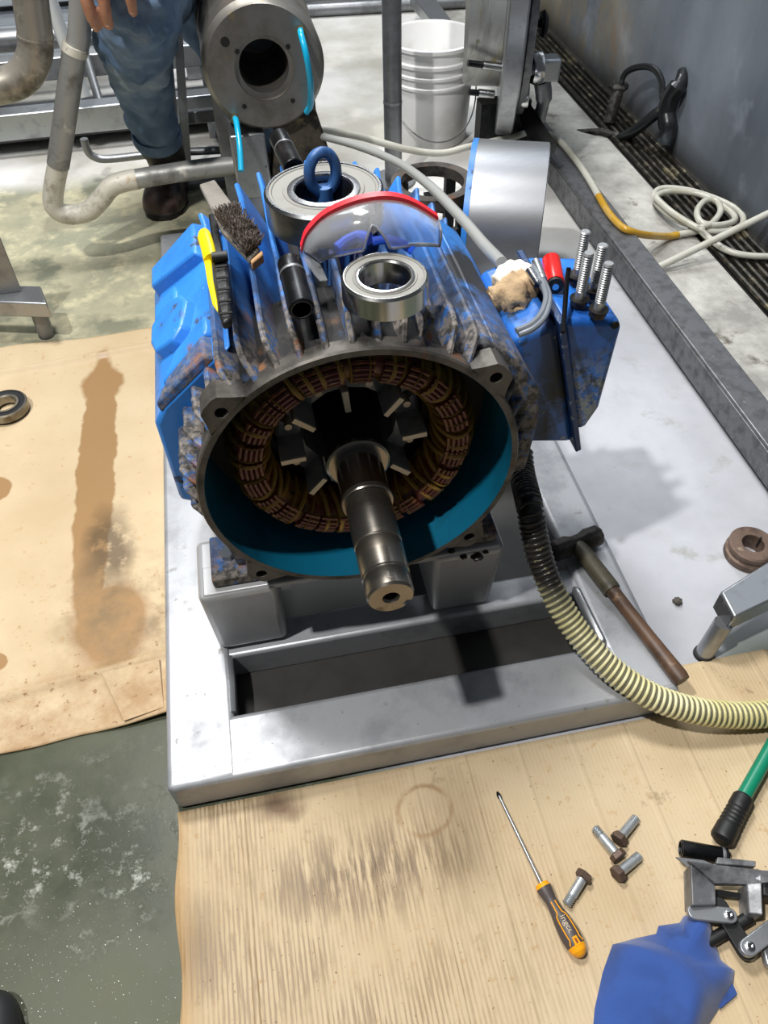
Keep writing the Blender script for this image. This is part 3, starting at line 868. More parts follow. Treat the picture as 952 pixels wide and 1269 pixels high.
MB().lathe([(.0, .683), (.0345, .683), (.0355, .681), (.0355, .675), (.0345, .673), (.0, .673)], (AX, 0, AZ), (0, 1, 0), 64).build('shaft_step', SHM, mo, smooth=25)
kdir = 38
def keyr(r, t_, a):
    d = (math.degrees(a) - kdir + 180) % 360 - 180
    if t_ < .577 and abs(d) < 13 and r > .01:
        return min(r, .0215)
    return r
pf = [(.0, .674), (.0312, .674), (.0312, .600), (.0303, .5985), (.0303, .596), (.0308, .5945), (.0308, .5775), (.0308, .5765), (.0305, .551), (.0292, .5495), (.0292, .546), (.0298, .5445), (.0296, .522), (.0275, .5185), (.011, .5185), (.0085, .522), (.0082, .54), (.0, .54)]
MB().lathe(pf, (AX, 0, AZ), (0, 1, 0), 120, rfun=keyr).build('shaft_end', SHM, mo, smooth=28)
ka = R(kdir)
MB().lathe([(.0, .5385), (.0081, .5385), (.0081, .5395), (0, .5395)], (AX, 0, AZ), (0, 1, 0), 20).build('centre_hole', HOLE, mo)

# lifting eye
EYE = mat('chipped_blue_eye', '3a69a4', 0.45, 0.1, [('1d3f70', 12, .45, .6), ('8d7a60', 24, .6, .68, .6), ('3a2a20', 18, .63, .7)], (50, .4, .001))
ec = V3((0.1036, 0.9850, 0.7839))
er = []
MB().tube([ec + Vector((.021 * math.cos(2 * PI * k / 30) * .86, .004 * math.cos(2 * PI * k / 30), .026 * math.sin(2 * PI * k / 30))) for k in range(31)], .0075, 14, caps=False).build('lifting_eye', EYE, mo)
MB().lathe([(.0, .0), (.024, .0), (.022, .012), (.012, .02), (.011, .05), (0, .05)], (ec.x, ec.y, ec.z - .068), (0, 0, 1), 28).build('eye_collar', EYE, mo)

# terminal box
jb0 = MB().prism([(.330, .60), (.392, .618), (.459, .375), (.374, .392)], .822, 1.0).build('terminal_box_base', mat('scuffed_navy_paint', '2a66b4', .35, 0, [('16407f', 5, .5, .7), ('2b2a25', 8, .46, .56, .6, None, (0, .24, .31)), ('9a9266', 60, .66, .70), ('20303f', 30, .55, .68)], (50, .25, .001)), mo, bevel=.012, seg=3)
MB().prism([(.390, .623), (.401, .624), (.470, .366), (.461, .362)], .814, 1.006).build('terminal_box_flange', mat('navy_edge', '17325c', .4, .1, [('8c9096', 60, .6, .7)]), mo, bevel=.002)
m = MB()
A_ = [(.4005, .620), (.484, .608), (.493, .575), (.489, .44), (.474, .418), (.456, .402)]
A_ = [(.398, .622), (.482, .609), (.492, .598), (.489, .445), (.474, .408), (.459, .400)]
m.prism(A_, .822, .992)
LIDM = mat('flaking_blue_lid', '2f79d6', 0.34, 0, [('1a4d9a', 5, .45, .65), ('33383c', 45, .50, .60, .6, None, (2, .355, .28)), ('8b9295', 75, .47, .55, .6, None, (2, .33, .22)), ('a9adae', 130, .55, .62, .6, None, (2, .31, .20)), ('b0a878', 90, .68, .73)], (60, .2, .001))
lid = m.build('terminal_box_lid', LIDM, mo, bevel=.016, seg=4)
MB().lathe([(0, 0), (.006, 0), (.006, .003), (0, .003)], (0.4779, 0.8220, 0.6027), (0, -1, 0), 10).build('lid_screw', DARKSTEEL, mo)

# grease left on the right mounting block
gr = MB()
for q, (gp, rr_) in enumerate((((0.2794, 0.7260, 0.2460), .010), ((0.2575, 0.7306, 0.2460), .006), ((0.2951, 0.7329, 0.2460), .005), ((0.2410, 0.7461, 0.2460), .006))):
    gr.ball(gp, rr_, rr_ * .8, rr_ * .4, 8, jit=.5)
gr.build('grease_lumps', mat('black_grease', '231d18', .45), bf, smooth=60, kind='stuff')


# ------------------------------------------------------------------ cardboard sheets
def card_material(name, kind):
    m = bpy.data.materials.new(name)
    t = NT(m)
    x, y = t.axis(0), t.axis(1)
    base = t.mix(t.ramp(t.noise(3, 5, .6), .35, .65), lin('c6b393'), lin('b9a380'))
    base = t.mix(t.ramp(t.noise(60, 5, .7), .60, .72), base, lin('b4946a'))
    if kind == 'left':
        w = t.warp(22, .028)
        s = t.math('MAXIMUM', t.ell(w, -.432, 1.30, .042, .46, .06), t.ell(w, -.432, 1.63, .052, .07, .1))
        s = t.math('MAXIMUM', s, t.ell(w, -.385, .895, .075, .095, .15))
        s = t.math('MAXIMUM', s, t.ell(w, -.662, 1.31, .045, .045, .05))
        s = t.math('MAXIMUM', s, t.ell(w, -.60, .85, .03, .022, .05))
        c = t.mix(t.math('MULTIPLY', s, .92), base, lin('96744c'))
        w2 = t.warp(9, .09)
        s2 = t.math('MULTIPLY', t.ell(w2, -.36, .90, .10, .14, .5), t.ramp(t.noise(14, 6, .7), .42, .62))
        c = t.mix(t.math('MULTIPLY', s2, .8), c, lin('7d694c'))
        s3 = t.math('MULTIPLY', t.ell(w2, -.40, 1.08, .045, .09, .5), t.ramp(t.noise(20, 6, .7), .35, .5))
        c = t.mix(t.math('MULTIPLY', s3, .85), c, lin('5d4c36'))
        band = t.math('MULTIPLY', t.ramp(y, .86, .74), t.ramp(t.noise(10, 7, .7), .36, .60))
        c = t.mix(t.math('MULTIPLY', band, .75), c, lin('94714a'))
        sp = t.math('MULTIPLY', t.ramp(t.noise(70, 4, .6), .64, .69), t.ramp(y, 1.1, .8))
        c = t.mix(sp, c, lin('8a6c46'))
        r = t.mixf(s, .72, .32)
        h = t.noise(8, 5, .6)
        t.l(t.bump(h, .25, .006), t.b.inputs['Normal'])
    else:
        wav = t.math('SINE', t.math('MULTIPLY', x, 2 * PI / .0070))
        st = t.ramp(wav, -.2, .9)
        streak = t.noise(26, 6, .65, (1, .22, 1))
        fine = t.noise(170, 4, .6, (1, .09, 1), (2, 5, 0))
        reg = t.noise(4.2, 5, .62, (1, 1, 1), (1.3, .4, 0))
        zone = t.math('MULTIPLY', t.ramp(x, .36, .02), t.ramp(reg, .40, .58))
        zone = t.math('MAXIMUM', zone, t.math('MULTIPLY', t.math('MULTIPLY', t.ell(t.co, -.0, .35, .17, .075, .5), t.ramp(streak, .36, .5)), 1.0))
        f = t.math('MULTIPLY', zone, t.ramp(t.math('ADD', t.math('MULTIPLY', st, .22), fine), .50, .66))
        c = t.mix(t.math('MULTIPLY', f, .85), base, lin('846b4a'))
        core = t.math('MULTIPLY', t.ell(t.co, .02, .355, .11, .04, .8), t.ramp(t.math('ADD', t.math('MULTIPLY', fine, .45), streak), .62, .78))
        core = t.math('MAXIMUM', core, t.math('MULTIPLY', t.ell(t.co, -.245, .30, .03, .05, .7), .6))
        c = t.mix(t.math('MULTIPLY', core, .92), c, lin('63503a'))
        blot = t.math('MULTIPLY', t.ell(t.warp(16, .05), -.105, .478, .032, .022, .6), .9)
        c = t.mix(blot, c, lin('5c4530'))
        wr = t.warp(40, .008)
        ring = t.math('SUBTRACT', t.ell(wr, .125, .425, .046, .042, .08), t.ell(wr, .125, .425, .040, .036, .08))
        c = t.mix(t.math('MULTIPLY', t.math('MULTIPLY', ring, .8), t.ramp(t.noise(40, 3), .35, .55)), c, lin('94714a'))
        dirt = t.math('MULTIPLY', t.ramp(t.noise(9, 7, .7, None, (6, 6, 0)), .62, .70), .8)
        c = t.mix(dirt, c, lin('7a6244'))
        fleck = t.ramp(t.noise(190, 2, .5), .70, .74)
        c = t.mix(fleck, c, lin('6a5238'))
        c = t.mix(t.math('MULTIPLY', t.ramp(x, -.235, -.27), .7), c, lin('b08d5e'))
        r = t.mixf(f, .75, .5)
        big = t.math('SINE', t.math('MULTIPLY', x, 2 * PI / .093))
        ridge = t.ramp(big, .93, 1.0)
        n1 = t.bump(t.math('MULTIPLY', wav, t.ramp(reg, .2, .6)), .13, .0010)
        t.l(t.bump(ridge, .5, .002, n1), t.b.inputs['Normal'])
    t.put(t.b.inputs['Base Color'], c)
    t.put(t.b.inputs['Roughness'], r)
    return m

def card(name, x0, x1, y0, y1, zf, keep, m, nx=70, ny=70):
    mb = MB()
    V = {}
    def v(i, j):
        if (i, j) not in V:
            x = x0 + (x1 - x0) * i / nx
            y = y0 + (y1 - y0) * j / ny
            p = zf(x, y)
            V[i, j] = mb.bm.verts.new(p)
        return V[i, j]
    for i in range(nx):
        for j in range(ny):
            if keep(x0 + (x1 - x0) * (i + .5) / nx, y0 + (y1 - y0) * (j + .5) / ny):
                mb.face([v(i, j), v(i + 1, j), v(i + 1, j + 1), v(i, j + 1)])
    o = mb.build(name, m, smooth=60)
    md = o.modifiers.new('solid', 'SOLIDIFY')
    md.thickness = .004
    md.offset = 1
    return o

def zl(x, y):
    # y runs 0..1 between the slanted lower and upper edges
    lo = .676 + .05 * (x + .29) + .0015 * math.sin(x * 40)
    hi = 1.842 + .006 * math.sin(x * 17)
    yy = lo + (hi - lo) * y
    cr = 1.765 + .09 * (x + .29)
    z = .0015 + .012 * max(0, 1 - abs(yy - cr) / .016)
    cr2 = .80 + .10 * (x + .29)
    z += .008 * max(0, 1 - abs(yy - cr2) / .014)
    z += .003 * noise.noise(Vector((x * 6, yy * 6, 0))) + .003
    if yy < cr2 and x > -.40:
        z += .010 * (x + .40) / .12 * (cr2 - yy) / .1
    return Vector((x, yy, max(z, .001)))
MATS_CARD = {'left': card_material('stained_cardboard', 'left')}
CARD_LEFT = tag(card('cardboard_sheet', -1.15, -.268, 0, 1, zl, lambda x, y: True, MATS_CARD['left'], 80, 200),
    'flattened cardboard sheet with brown oil streak on the floor left of the motor', 'cardboard')
flap = MB().slab([(-0.3943, 0.7801, 0.0135), (-0.2911, 0.7879, 0.0155), (-0.2830, 0.6874, 0.0165), (-0.3511, 0.6759, 0.0150)], .0025).build('torn_flap', MATS_CARD['left'], CARD_LEFT)
def zr(x, y):
    xx = x + (.004 * math.sin(y * 30) if x < -.26 else 0)
    return Vector((xx, y, .0012 + .0012 * abs(noise.noise(Vector((x * 5, y * 5, 3))))))
tag(card('cardboard_sheet', -.268, .806, -.25, .585, zr, lambda x, y: x > .59 or y < .503, card_material('ridged_cardboard', 'right'), 100, 90),
    'ridged cardboard sheet on the floor in front, under the screwdriver and blue rag', 'cardboard')
CZ = .0075

# ------------------------------------------------------------------ bearings
BSH = mat('bearing_shield', '82817c', 0.6, 0.1, [('74726c', 20, .5, .7, .65)], (90, .06, .0006))
BRD = mat('dark_bearing_steel', '77787a', 0.24, 0.95, [('58595b', 25, .5, .7, .35)])
def bearing(name, label, loc, ro, ri, w, race, shield, rot=None):
    o = thing(name, label, 'bearing', loc, rot)
    d = ro - ri
    MB().lathe([(ro - .16 * d, .002), (ro - .004, .0), (ro, .003), (ro, w - .003), (ro - .003, w), (ro - .15 * d, w), (ro - .17 * d, w - .002)], (0, 0, 0), (0, 0, 1), 72, ring=True).build('outer_race', race, o, local=True, smooth=28)
    MB().lathe([(ro - .16 * d, .003), (ri + .24 * d, .003), (ri + .24 * d, w - .0022), (ri + .38 * d, w - .0014), (ri + .40 * d, w - .0024), (ro - .27 * d, w - .0022), (ro - .24 * d, w - .001), (ro - .16 * d, w - .0012)], (0, 0, 0), (0, 0, 1), 72, ring=True).build('shield', shield, o, local=True, smooth=28)
    MB().lathe([(ri + .25 * d, .001), (ri + .25 * d, w - .0005), (ri + .02, w - .0002) if d > .09 else (ri + .12 * d, w), (ri + .002, w), (ri, w - .002), (ri, .002), (ri + .002, .0)], (0, 0, 0), (0, 0, 1), 72, ring=True).build('inner_race', race, o, local=True, smooth=28)
    return o
c1 = V3((0.1004, 0.9597, 0.7770))
bearing('ball_bearing', 'largest bearing, lying on the motor fins around the blue lifting eye', (c1.x, c1.y, .7325), .0775, .037, .044, BRD, BSH)
c2 = V3((0.1419, 0.7643, 0.7650))
bearing('ball_bearing', 'shiny medium bearing lying on the front of the motor fins', (c2.x, c2.y, .7325), .0505, .029, .031, mat('bright_bearing_steel', 'b5b5b2', .2, 1.0), BSH)
RBS = mat('black_seal', '1e1f21', .5)
bearing('ball_bearing', 'dirty bearing with black seal on the left cardboard', V3((-0.6528, 1.5706, 0.0000)) + Vector((0, 0, .0095)), .052, .026, .024, mat('used_bearing_steel', '9b968a', .35, .8, [('6a5f4c', 14, .5, .65, .5)]), RBS)

# ------------------------------------------------------------------ sockets
def socket(name, label, a, b, r0, r1, step, m=DARKSTEEL):
    """a: far drive end, b: open hex end"""
    a, b = V3(a), V3(b)
    L = (b - a).length
    o = thing(name, label, 'socket', a)
    s = step
    MB().lathe([(r0 * .55, 0), (r0 - .001, 0), (r0, .0015), (r0, s * L - .002), (r0 * .94, s * L), (r1, s * L + .003), (r1, L - .002), (r1 - .002, L), (r1 * .76, L), (r1 * .70, L - .002), (r1 * .70, L - .03), (r0 * .55, L - .031)], a, b - a, 40, ring=True).build('body', m, o, smooth=30)
    MB().lathe([(r1 + .0003, s * L - .0015), (r1 + .0006, s * L + .001), (r1 + .0003, s * L + .003), (r1 - .001, s * L)], a, b - a, 40, ring=True).build('knurl_ring', STEEL_D, o)
    hx = r1 * .70
    MB().lathe([(0, L - .028), (hx, L - .028), (hx, L - .0275), (0, L - .027)], a, b - a, 6).build('hex_recess', HOLE, o)
    MB().lathe([(r1 * .745, L - .0004), (r1 * .99, L - .0022), (r1 * .99, L - .0018), (r1 * .745, L + .0001)], a, b - a, 40, ring=True).build('worn_lip', STEEL, o)
    return o
socket('impact_socket', 'black deep socket lying on the fins, open end facing the shaft', (0.0391, 0.8326, 0.7520), (0.0422, 0.7488, 0.7420), .0150, .0152, .26)
socket('impact_socket', 'black deep socket lying behind the biggest bearing', (0.0740, 1.0799, 0.7480), (0.0636, 1.1866, 0.7480), .0152, .0150, .6)
socket('impact_socket', 'black tube socket on the cardboard beside the clamp', (0.5556, 0.2596, 0.0220), (0.4913, 0.2858, 0.0220), .0125, .0128, .1)

# ------------------------------------------------------------------ safety goggles
CLEAR = bpy.data.materials.new('clear_plastic')
t = NT(CLEAR)
t.b.inputs['Base Color'].default_value = (.93, .95, .97, 1)
t.b.inputs['Roughness'].default_value = .10
t.b.inputs['Transmission Weight'].default_value = .86
t.b.inputs['IOR'].default_value = 1.42
t.b.inputs['Specular IOR Level'].default_value = 1.0
gg = thing('safety_goggles', 'clear safety goggles with a red brow strip resting against the bearings', 'goggles', (0.1463, 0.8778, 0.7400))
top = sm([(0.0553, 0.8464, 0.7600), (0.0644, 0.8531, 0.7750), (0.0862, 0.8603, 0.7900), (0.1156, 0.8573, 0.8030), (0.1464, 0.8558, 0.8080), (0.1730, 0.8535, 0.8060), (0.1975, 0.8537, 0.7950), (0.2246, 0.8523, 0.7750)], 6)
low = sm([(0.0774, 0.8493, 0.7380), (0.0848, 0.8398, 0.7480), (0.1033, 0.8292, 0.7560), (0.1264, 0.8191, 0.7640), (0.1495, 0.8121, 0.7660), (0.1756, 0.8204, 0.7620), (0.1991, 0.8275, 0.7570), (0.2245, 0.8356, 0.7480)], 6)
nose = lambda s: math.exp(-((s - .47) / .055) ** 2)
rows = []
n = len(top)
for i in range(n):
    s = i / (n - 1)
    row = []
    cut = .52 * max(0, 1 - abs(s - .53) / .09) ** .7
    for k in range(11):
        v = k / 10 * (1 - cut)
        p = top[i].lerp(low[i], v)
        bul = math.sin(PI * min(v, 1)) * .012
        row.append(p + Vector((0, -bul, bul * .6)))
    rows.append(row)
lens = MB().grid(rows).build('lens', CLEAR, gg, smooth=80, solid=.0018)
FRO = mat('frosted_edge', 'd9dadf', .3, 0, Transmission_Weight=.75)
MB().tube([r[-1] for r in rows], .0016, 8).build('lens_rim', FRO, gg)
MB().tube([r[0] for r in rows] , .0016, 8).build('upper_rim', FRO, gg)
MB().tube([rows[-1][k] for k in range(11)], .0016, 8).build('side_rim', FRO, gg)
mb = MB()
rr = []
for i, p in enumerate(top):
    w = .0048
    rr.append([p + Vector(q) for q in ((0, -.004, -w), (0, -.005, w), (0, .004, w + .001), (0, .004, -w))])
mb.rings(rr)
mb.build('red_brow_strip', mat('red_rubber', 'dd2430', .42), gg, smooth=50, label='red rubber brow strip')
BLUEP = mat('clear_blue_plastic', '2456d8', .25)
MB().tube(sm([(0.1003, 0.8569, 0.7480), (0.1141, 0.8658, 0.7520), (0.1298, 0.8684, 0.7550), (0.1409, 0.8564, 0.7570)], 5), .0075, 10).build('nose_pad', BLUEP, gg, label='blue plastic nose pad')
MB().tube(sm([(0.1422, 0.8413, 0.7620), (0.1575, 0.8380, 0.7640), (0.1747, 0.8300, 0.7620), (0.1876, 0.8206, 0.7550)], 5), .0055, 10, flat=.6).build('temple_arm', BLUEP, gg, label='blue plastic temple arm')
MB().slab([(0.0559, 0.8459, 0.7570), (0.0780, 0.8486, 0.7350), (0.0810, 0.8149, 0.7340), (0.0715, 0.8171, 0.7340), (0.0611, 0.8371, 0.7420)], .0015).build('side_shield', CLEAR, gg)

# ------------------------------------------------------------------ wire brush, knife
wbk = thing('wire_brush', 'wire brush with flat grey handle and dark bristles on the motor fins', 'brush', (-0.0249, 0.9896, 0.7350))
HZ = .752
MB().slab([(-0.0594, 1.0594, 0.7520), (-0.0380, 1.0687, 0.7520), (-0.0083, 0.9498, 0.7560), (0.0070, 0.8665, 0.7560), (-0.0076, 0.8508, 0.7520), (-0.0370, 0.9290, 0.7520)], .008).build('handle', mat('grey_wood_handle', '76716a', .7, 0, [('5b564e', 20, .5, .7)]), wbk, bevel=.002)
MB().slab([(-0.0066, 0.8420, 0.7570), (0.0097, 0.8622, 0.7570), (0.0097, 0.8511, 0.7570), (-0.0053, 0.8345, 0.7570)], .012).build('wood_tip', mat('bare_wood', 'a07b52', .7), wbk, bevel=.002)
ba = [V3((-0.0409, 0.9575, 0.7560)), V3((-0.0136, 0.9637, 0.7560)), V3((0.0098, 0.8754, 0.7560)), V3((-0.0124, 0.8561, 0.7560))]
m = MB()
rng = random.Random(3)
for k in range(2600):
    u, v = rng.random(), rng.random()
    p = (ba[0].lerp(ba[1], v)).lerp(ba[3].lerp(ba[2], v), u)
    q = p + Vector((rng.uniform(-.007, .007), rng.uniform(-.007, .007), rng.uniform(.006, .014)))
    s = Vector((rng.uniform(-1, 1), rng.uniform(-1, 1), 0)).normalized() * .0006
    w = s.cross(Vector((0, 0, 1)))
    a = [m.bm.verts.new(p + x) for x in (s, w, -s - w)]
    b = [m.bm.verts.new(q + x) for x in (s, w, -s - w)]
    for i in range(3):
        m.face([a[i], a[(i + 1) % 3], b[(i + 1) % 3], b[i]])
o = m.build('bristles', mat('rusty_wire', '8a8079', .5, .2, [('5b534c', 60, .5, .6)]), wbk, smooth=0, kind='stuff')

kn = thing('utility_knife', 'yellow and black utility knife lying on the left motor fins', 'knife', (-0.0553, 0.8491, 0.7400))
YEL = mat('yellow_plastic', 'f2d80f', .35)
MB().tube(sm([(-0.0599, 0.9336, 0.7480), (-0.0563, 0.9011, 0.7480), (-0.0540, 0.8700, 0.7470)], 4), [.0075] + [.0098] * 7 + [.0095], 16, flat=.8).build('yellow_grip', YEL, kn)
MB().slab([(-0.0623, 0.8777, 0.7480), (-0.0527, 0.8718, 0.7480), (-0.0532, 0.8300, 0.7460), (-0.0512, 0.7882, 0.7430), (-0.0516, 0.7686, 0.7420), (-0.0571, 0.7861, 0.7420), (-0.0604, 0.8261, 0.7440)], .006).build('yellow_edge', YEL, kn, bevel=.002)
MB().slab([(-0.0524, 0.8737, 0.7490), (-0.0339, 0.8731, 0.7490), (-0.0348, 0.8138, 0.7480), (-0.0371, 0.7465, 0.7440), (-0.0483, 0.7427, 0.7430), (-0.0515, 0.7671, 0.7430), (-0.0527, 0.8211, 0.7460)], .012).build('body', mat('black_grip', '19191a', .45, 0, [('303030', 60, .5, .65)], (90, .6, .002)), kn, bevel=.004)
MB().slab([(-0.0514, 0.9779, 0.7500), (-0.0407, 0.9818, 0.7500), (-0.0379, 0.8686, 0.7500), (-0.0487, 0.8674, 0.7500)], .007).build('blade_carrier', DARKSTEEL, kn, bevel=.002)
MB().tube([(-0.0510, 0.8612, 0.7550), (-0.0326, 0.8606, 0.7550)], .0065, 12).build('slide_button', BLACK, kn)
for k in range(5):
    p = V3((-0.0418, 0.8441, 0.7520)).lerp(V3((-0.0423, 0.7528, 0.7480)), k / 4)
    MB().tube([p + Vector((-.007, 0, 0)), p + Vector((.007, 0, 0))], .0016, 6).build('grip_rib', BLACK, kn)

# ------------------------------------------------------------------ things on the terminal box
TH = mat('zinc_thread', 'a9abac', .38, .7)
def hexbolt(name, label, base, L, head, shank, group=None, rs=.0072, rh=.0122, thread=.8, rot=None, cat='bolt'):
    o = thing(name, label, cat, base, rot, group)
    MB().lathe([(0, 0), (rh * .9, 0), (rh, .0015), (rh, .009), (rh * .9, .0105), (0, .0105)], (0, 0, 0), (0, 0, 1), 6).build('head', head, o, local=True, smooth=20)
    pr = [(0, .010), (rs, .010), (rs, .0105 + (L - .0105) * (1 - thread))]
    z = .0105 + (L - .0105) * (1 - thread)
    while z < L - .003:
        pr += [(rs * .74, z + .0016), (rs * 1.04, z + .0032)]
        z += .0034
    pr += [(rs * .8, L), (0, L)]
    MB().lathe(pr, (0, 0, 0), (0, 0, 1), 20).build('shank', shank, o, local=True, smooth=12)
    return o
OXH = mat('dark_bolt_head', '2b2927', .45, .6, [('5d4a38', 30, .55, .66, .6)], (80, .3, .001))
for p, L, lb in (((0.4498, 0.8247, 0.6120), .082, 'threaded bolt standing on its head at the front right of the terminal box'),
                 ((0.4337, 0.8543, 0.6130), .082, 'threaded bolt standing at the front left of the four on the terminal box'),
                 ((0.4610, 0.8718, 0.6120), .080, 'threaded bolt standing between the others on the terminal box, half hidden'),
                 ((0.4509, 0.9102, 0.6130), .080, 'threaded bolt standing farthest back on the terminal box')):
    b = hexbolt('hex_bolt', lb, p, L, OXH, TH, 'bolts standing on the terminal box')
    b.location.z = .6185
    MB().lathe([(.0075, 0), (.0138, 0), (.0138, .0022), (.0075, .0022)], (0, 0, .0108), (0, 0, 1), 28, ring=True).build('washer', OXH, b, local=True)

rd = thing('red_torch', 'small red cylinder with a black end lying on the terminal box', 'torch', (0.4266, 0.9300, 0.6162))
ra, rb = V3((0.4259, 0.9531, 0.6330)), V3((0.4105, 0.8918, 0.6330))
MB().tube([ra, ra.lerp(rb, .04), ra.lerp(rb, .96), rb], [.012, .0135, .0135, .013], 20).build('body', RUBY, rd)
MB().tube([rb + (rb - ra) * .0, rb + (rb - ra).normalized() * .006], .0120, 20).build('end_cap', BLACK, rd)
MB().tube([rb + (rb - ra).normalized() * .006, rb + (rb - ra).normalized() * .0078], .005, 14).build('lens', CHROME, rd)
tag(MB().tube([(0.4207, 0.8787, 0.6650), (0.4166, 0.8694, 0.6550), (0.3872, 0.7906, 0.6260)], .0034, 10).build('black_rod', DARKSTEEL, loc=(0.4113, 0.8496, 0.6300)), 'thin black rod leaning across the top of the terminal box', 'rod')

wr = thing('motor_leads', 'two grey motor leads with crimped lugs bent behind the red cylinder', 'cable', (0.4061, 0.9000, 0.6179))
CAB = mat('grey_cable', '7f858d', .35, .3)
MB().tube(sm([(0.3245, 0.8000, 0.6320), (0.3466, 0.8068, 0.6340), (0.3673, 0.8255, 0.6360), (0.3823, 0.8508, 0.6400), (0.3848, 0.8704, 0.6450), (0.3832, 0.8956, 0.6500), (0.3854, 0.9162, 0.6500)], 6), .0042, 10).build('cable', CAB, wr)
MB().tube(sm([(0.3270, 0.7960, 0.6280), (0.3480, 0.8002, 0.6320), (0.3697, 0.8184, 0.6340), (0.3853, 0.8454, 0.6380), (0.3895, 0.8660, 0.6420), (0.3865, 0.8844, 0.6500)], 6), .0042, 10).build('cable', CAB, wr)
MB().tube([(0.3779, 0.8753, 0.6480), (0.3743, 0.9048, 0.6520)], .0062, 12).build('lug', CHROME, wr)
MB().tube([(0.3876, 0.8833, 0.6480), (0.3903, 0.9246, 0.6520)], .0062, 12).build('lug', STEEL, wr)

# cloth bundle around the lead end
rg = thing('rag_bundle', 'tan rag bundled with white tape between the motor and terminal box', 'rag', (0.3614, 0.9300, 0.6054))
TANC = mat('tan_cloth', 'b49a78', .9, 0, [('8c7456', 25, .5, .65), ('5f4c38', 14, .62, .7)], (70, .8, .004))
mb = MB()
bc_ = V3((0.3570, 0.9100, 0.6107))
mb.ball(bc_, .034, .032, .034, 16, jit=.42)
mb.ball(bc_ + Vector((.006, -.008, -.014)), .027, .026, .026, 14, jit=.5)
mb.ball(bc_ + Vector((-.01, .0, -.004)), .025, .026, .024, 14, jit=.5)
mb.build('cloth', TANC, rg, smooth=80)
wc = V3((0.3684, 0.9450, 0.6179))
MB().ball(wc, .031, .026, .022, 14, jit=.3).build('white_tape', mat('white_tape', 'e6dfd0', .8, 0, [('c7b795', 30, .55, .66)], (60, .6, .003)), rg, smooth=80, label='white tape wrapped at the top')
for k in range(5):
    MB().tube(sm([wc + Vector((-.028 + .002 * k, -.016, -.004 * k + .008)), wc + Vector((.0, -.027, -.004 * k)), wc + Vector((.027, -.014, -.004 * k + .006))], 4), .0018, 6).build('tape_fold', MATS['white_tape'], rg)

# ------------------------------------------------------------------ hoses
MILK = mat('milky_hose', 'd2d1c6', .3, 0, [('b9b7a5', 8, .5, .7)], None, Transmission_Weight=.25)
YELH = mat('yellowed_hose', 'c99b2e', .3, 0, [('d8c38a', 6, .5, .7)], None, Transmission_Weight=.2)
hz = thing('clear_hose', 'long milky hose running past the cowl and coiled over the drain', 'hose', (1.1351, 2.1197, 0.0000))
MB().tube(sm([(0.2217, 2.3500, 0.2717), (0.3538, 2.3500, 0.2395), (0.4990, 2.3300, 0.1943), (0.6145, 2.3300, 0.1673), (0.7236, 2.3500, 0.1696), (0.8967, 2.4679, 0.1300), (0.9955, 2.5318, 0.1120), (1.0542, 2.4693, 0.1080), (1.0635, 2.3252, 0.1060), (1.0570, 2.1797, 0.1060), (1.0461, 2.0714, 0.1060)], 8), .0105, 12).build('milky_length', MILK, hz)
MB().tube(sm([(1.0461, 2.0714, 0.1060), (1.0376, 1.9738, 0.1060), (1.0410, 1.8972, 0.1060), (1.0573, 1.8649, 0.1040), (1.1157, 1.8815, 0.0750), (1.2298, 1.9454, 0.0200), (1.2739, 1.9575, 0.0130)], 8), .0105, 12).build('yellow_length', YELH, hz, label='yellowed length of the hose')
MB().tube(sm([(1.2692, 1.9586, 0.0130), (1.3429, 1.9551, 0.0240), (1.2909, 2.0155, 0.0300), (1.2761, 2.1118, 0.0300), (1.2943, 2.1828, 0.0300), (1.3427, 2.2101, 0.0300), (1.4185, 2.1697, 0.0300), (1.4810, 2.0843, 0.0300), (1.5004, 2.0066, 0.0300), (1.4695, 1.9398, 0.0320), (1.4069, 1.9119, 0.0340), (1.3348, 1.9263, 0.0380),
               (1.2871, 2.0059, 0.0460), (1.2733, 2.0912, 0.0460), (1.2781, 2.1378, 0.0460), (1.3358, 2.1566, 0.0460), (1.4150, 2.1159, 0.0460), (1.4521, 2.0176, 0.0460), (1.4455, 1.9486, 0.0460), (1.3830, 1.9216, 0.0500), (1.3306, 1.9391, 0.0550), (1.3436, 1.9995, 0.0580), (1.3967, 2.0536, 0.0580), (1.4303, 2.0456, 0.0580), (1.4143, 1.9867, 0.0560), (1.3574, 1.9298, 0.0540), (1.3189, 1.9174, 0.0500), (1.3388, 1.8876, 0.0300), (1.3599, 1.8135, 0.0300), (1.4079, 1.7754, 0.0300), (1.4996, 1.7496, 0.0300)], 7), .0095, 12).build('coil', MILK, hz)
MB().tube(sm([(1.2918, 1.9008, 0.0700), (1.2976, 1.8901, 0.0750), (1.3039, 1.8791, 0.0700)], 4), .0025, 8).build('tie', MILK, hz)
tag(MB().tube([(1.1242, 1.7968, 0.0120), (1.3000, 1.8280, 0.0579), (1.4900, 1.8440, 0.1250)], .0105, 12).build('straight_hose', MILK, loc=(1.2722, 1.8909, 0.0000)), 'straight milky hose leaning from the floor to the wall right of the coil', 'hose')
tag(MB().tube(sm([(0.2233, 2.1500, 0.3358), (0.2924, 1.9500, 0.3877), (0.3454, 1.7000, 0.4529), (0.3597, 1.4500, 0.5180), (0.3710, 1.2500, 0.5528), (0.3704, 1.1000, 0.5822), (0.3621, 0.9850, 0.6176)], 8), .0095, 12).build('grey_hose', mat('grey_milky_hose', 'aeb0ad', .3, 0, Transmission_Weight=.25), loc=(0.3710, 1.2500, 0.5528)), 'grey translucent hose running down behind the motor to the rag', 'hose')

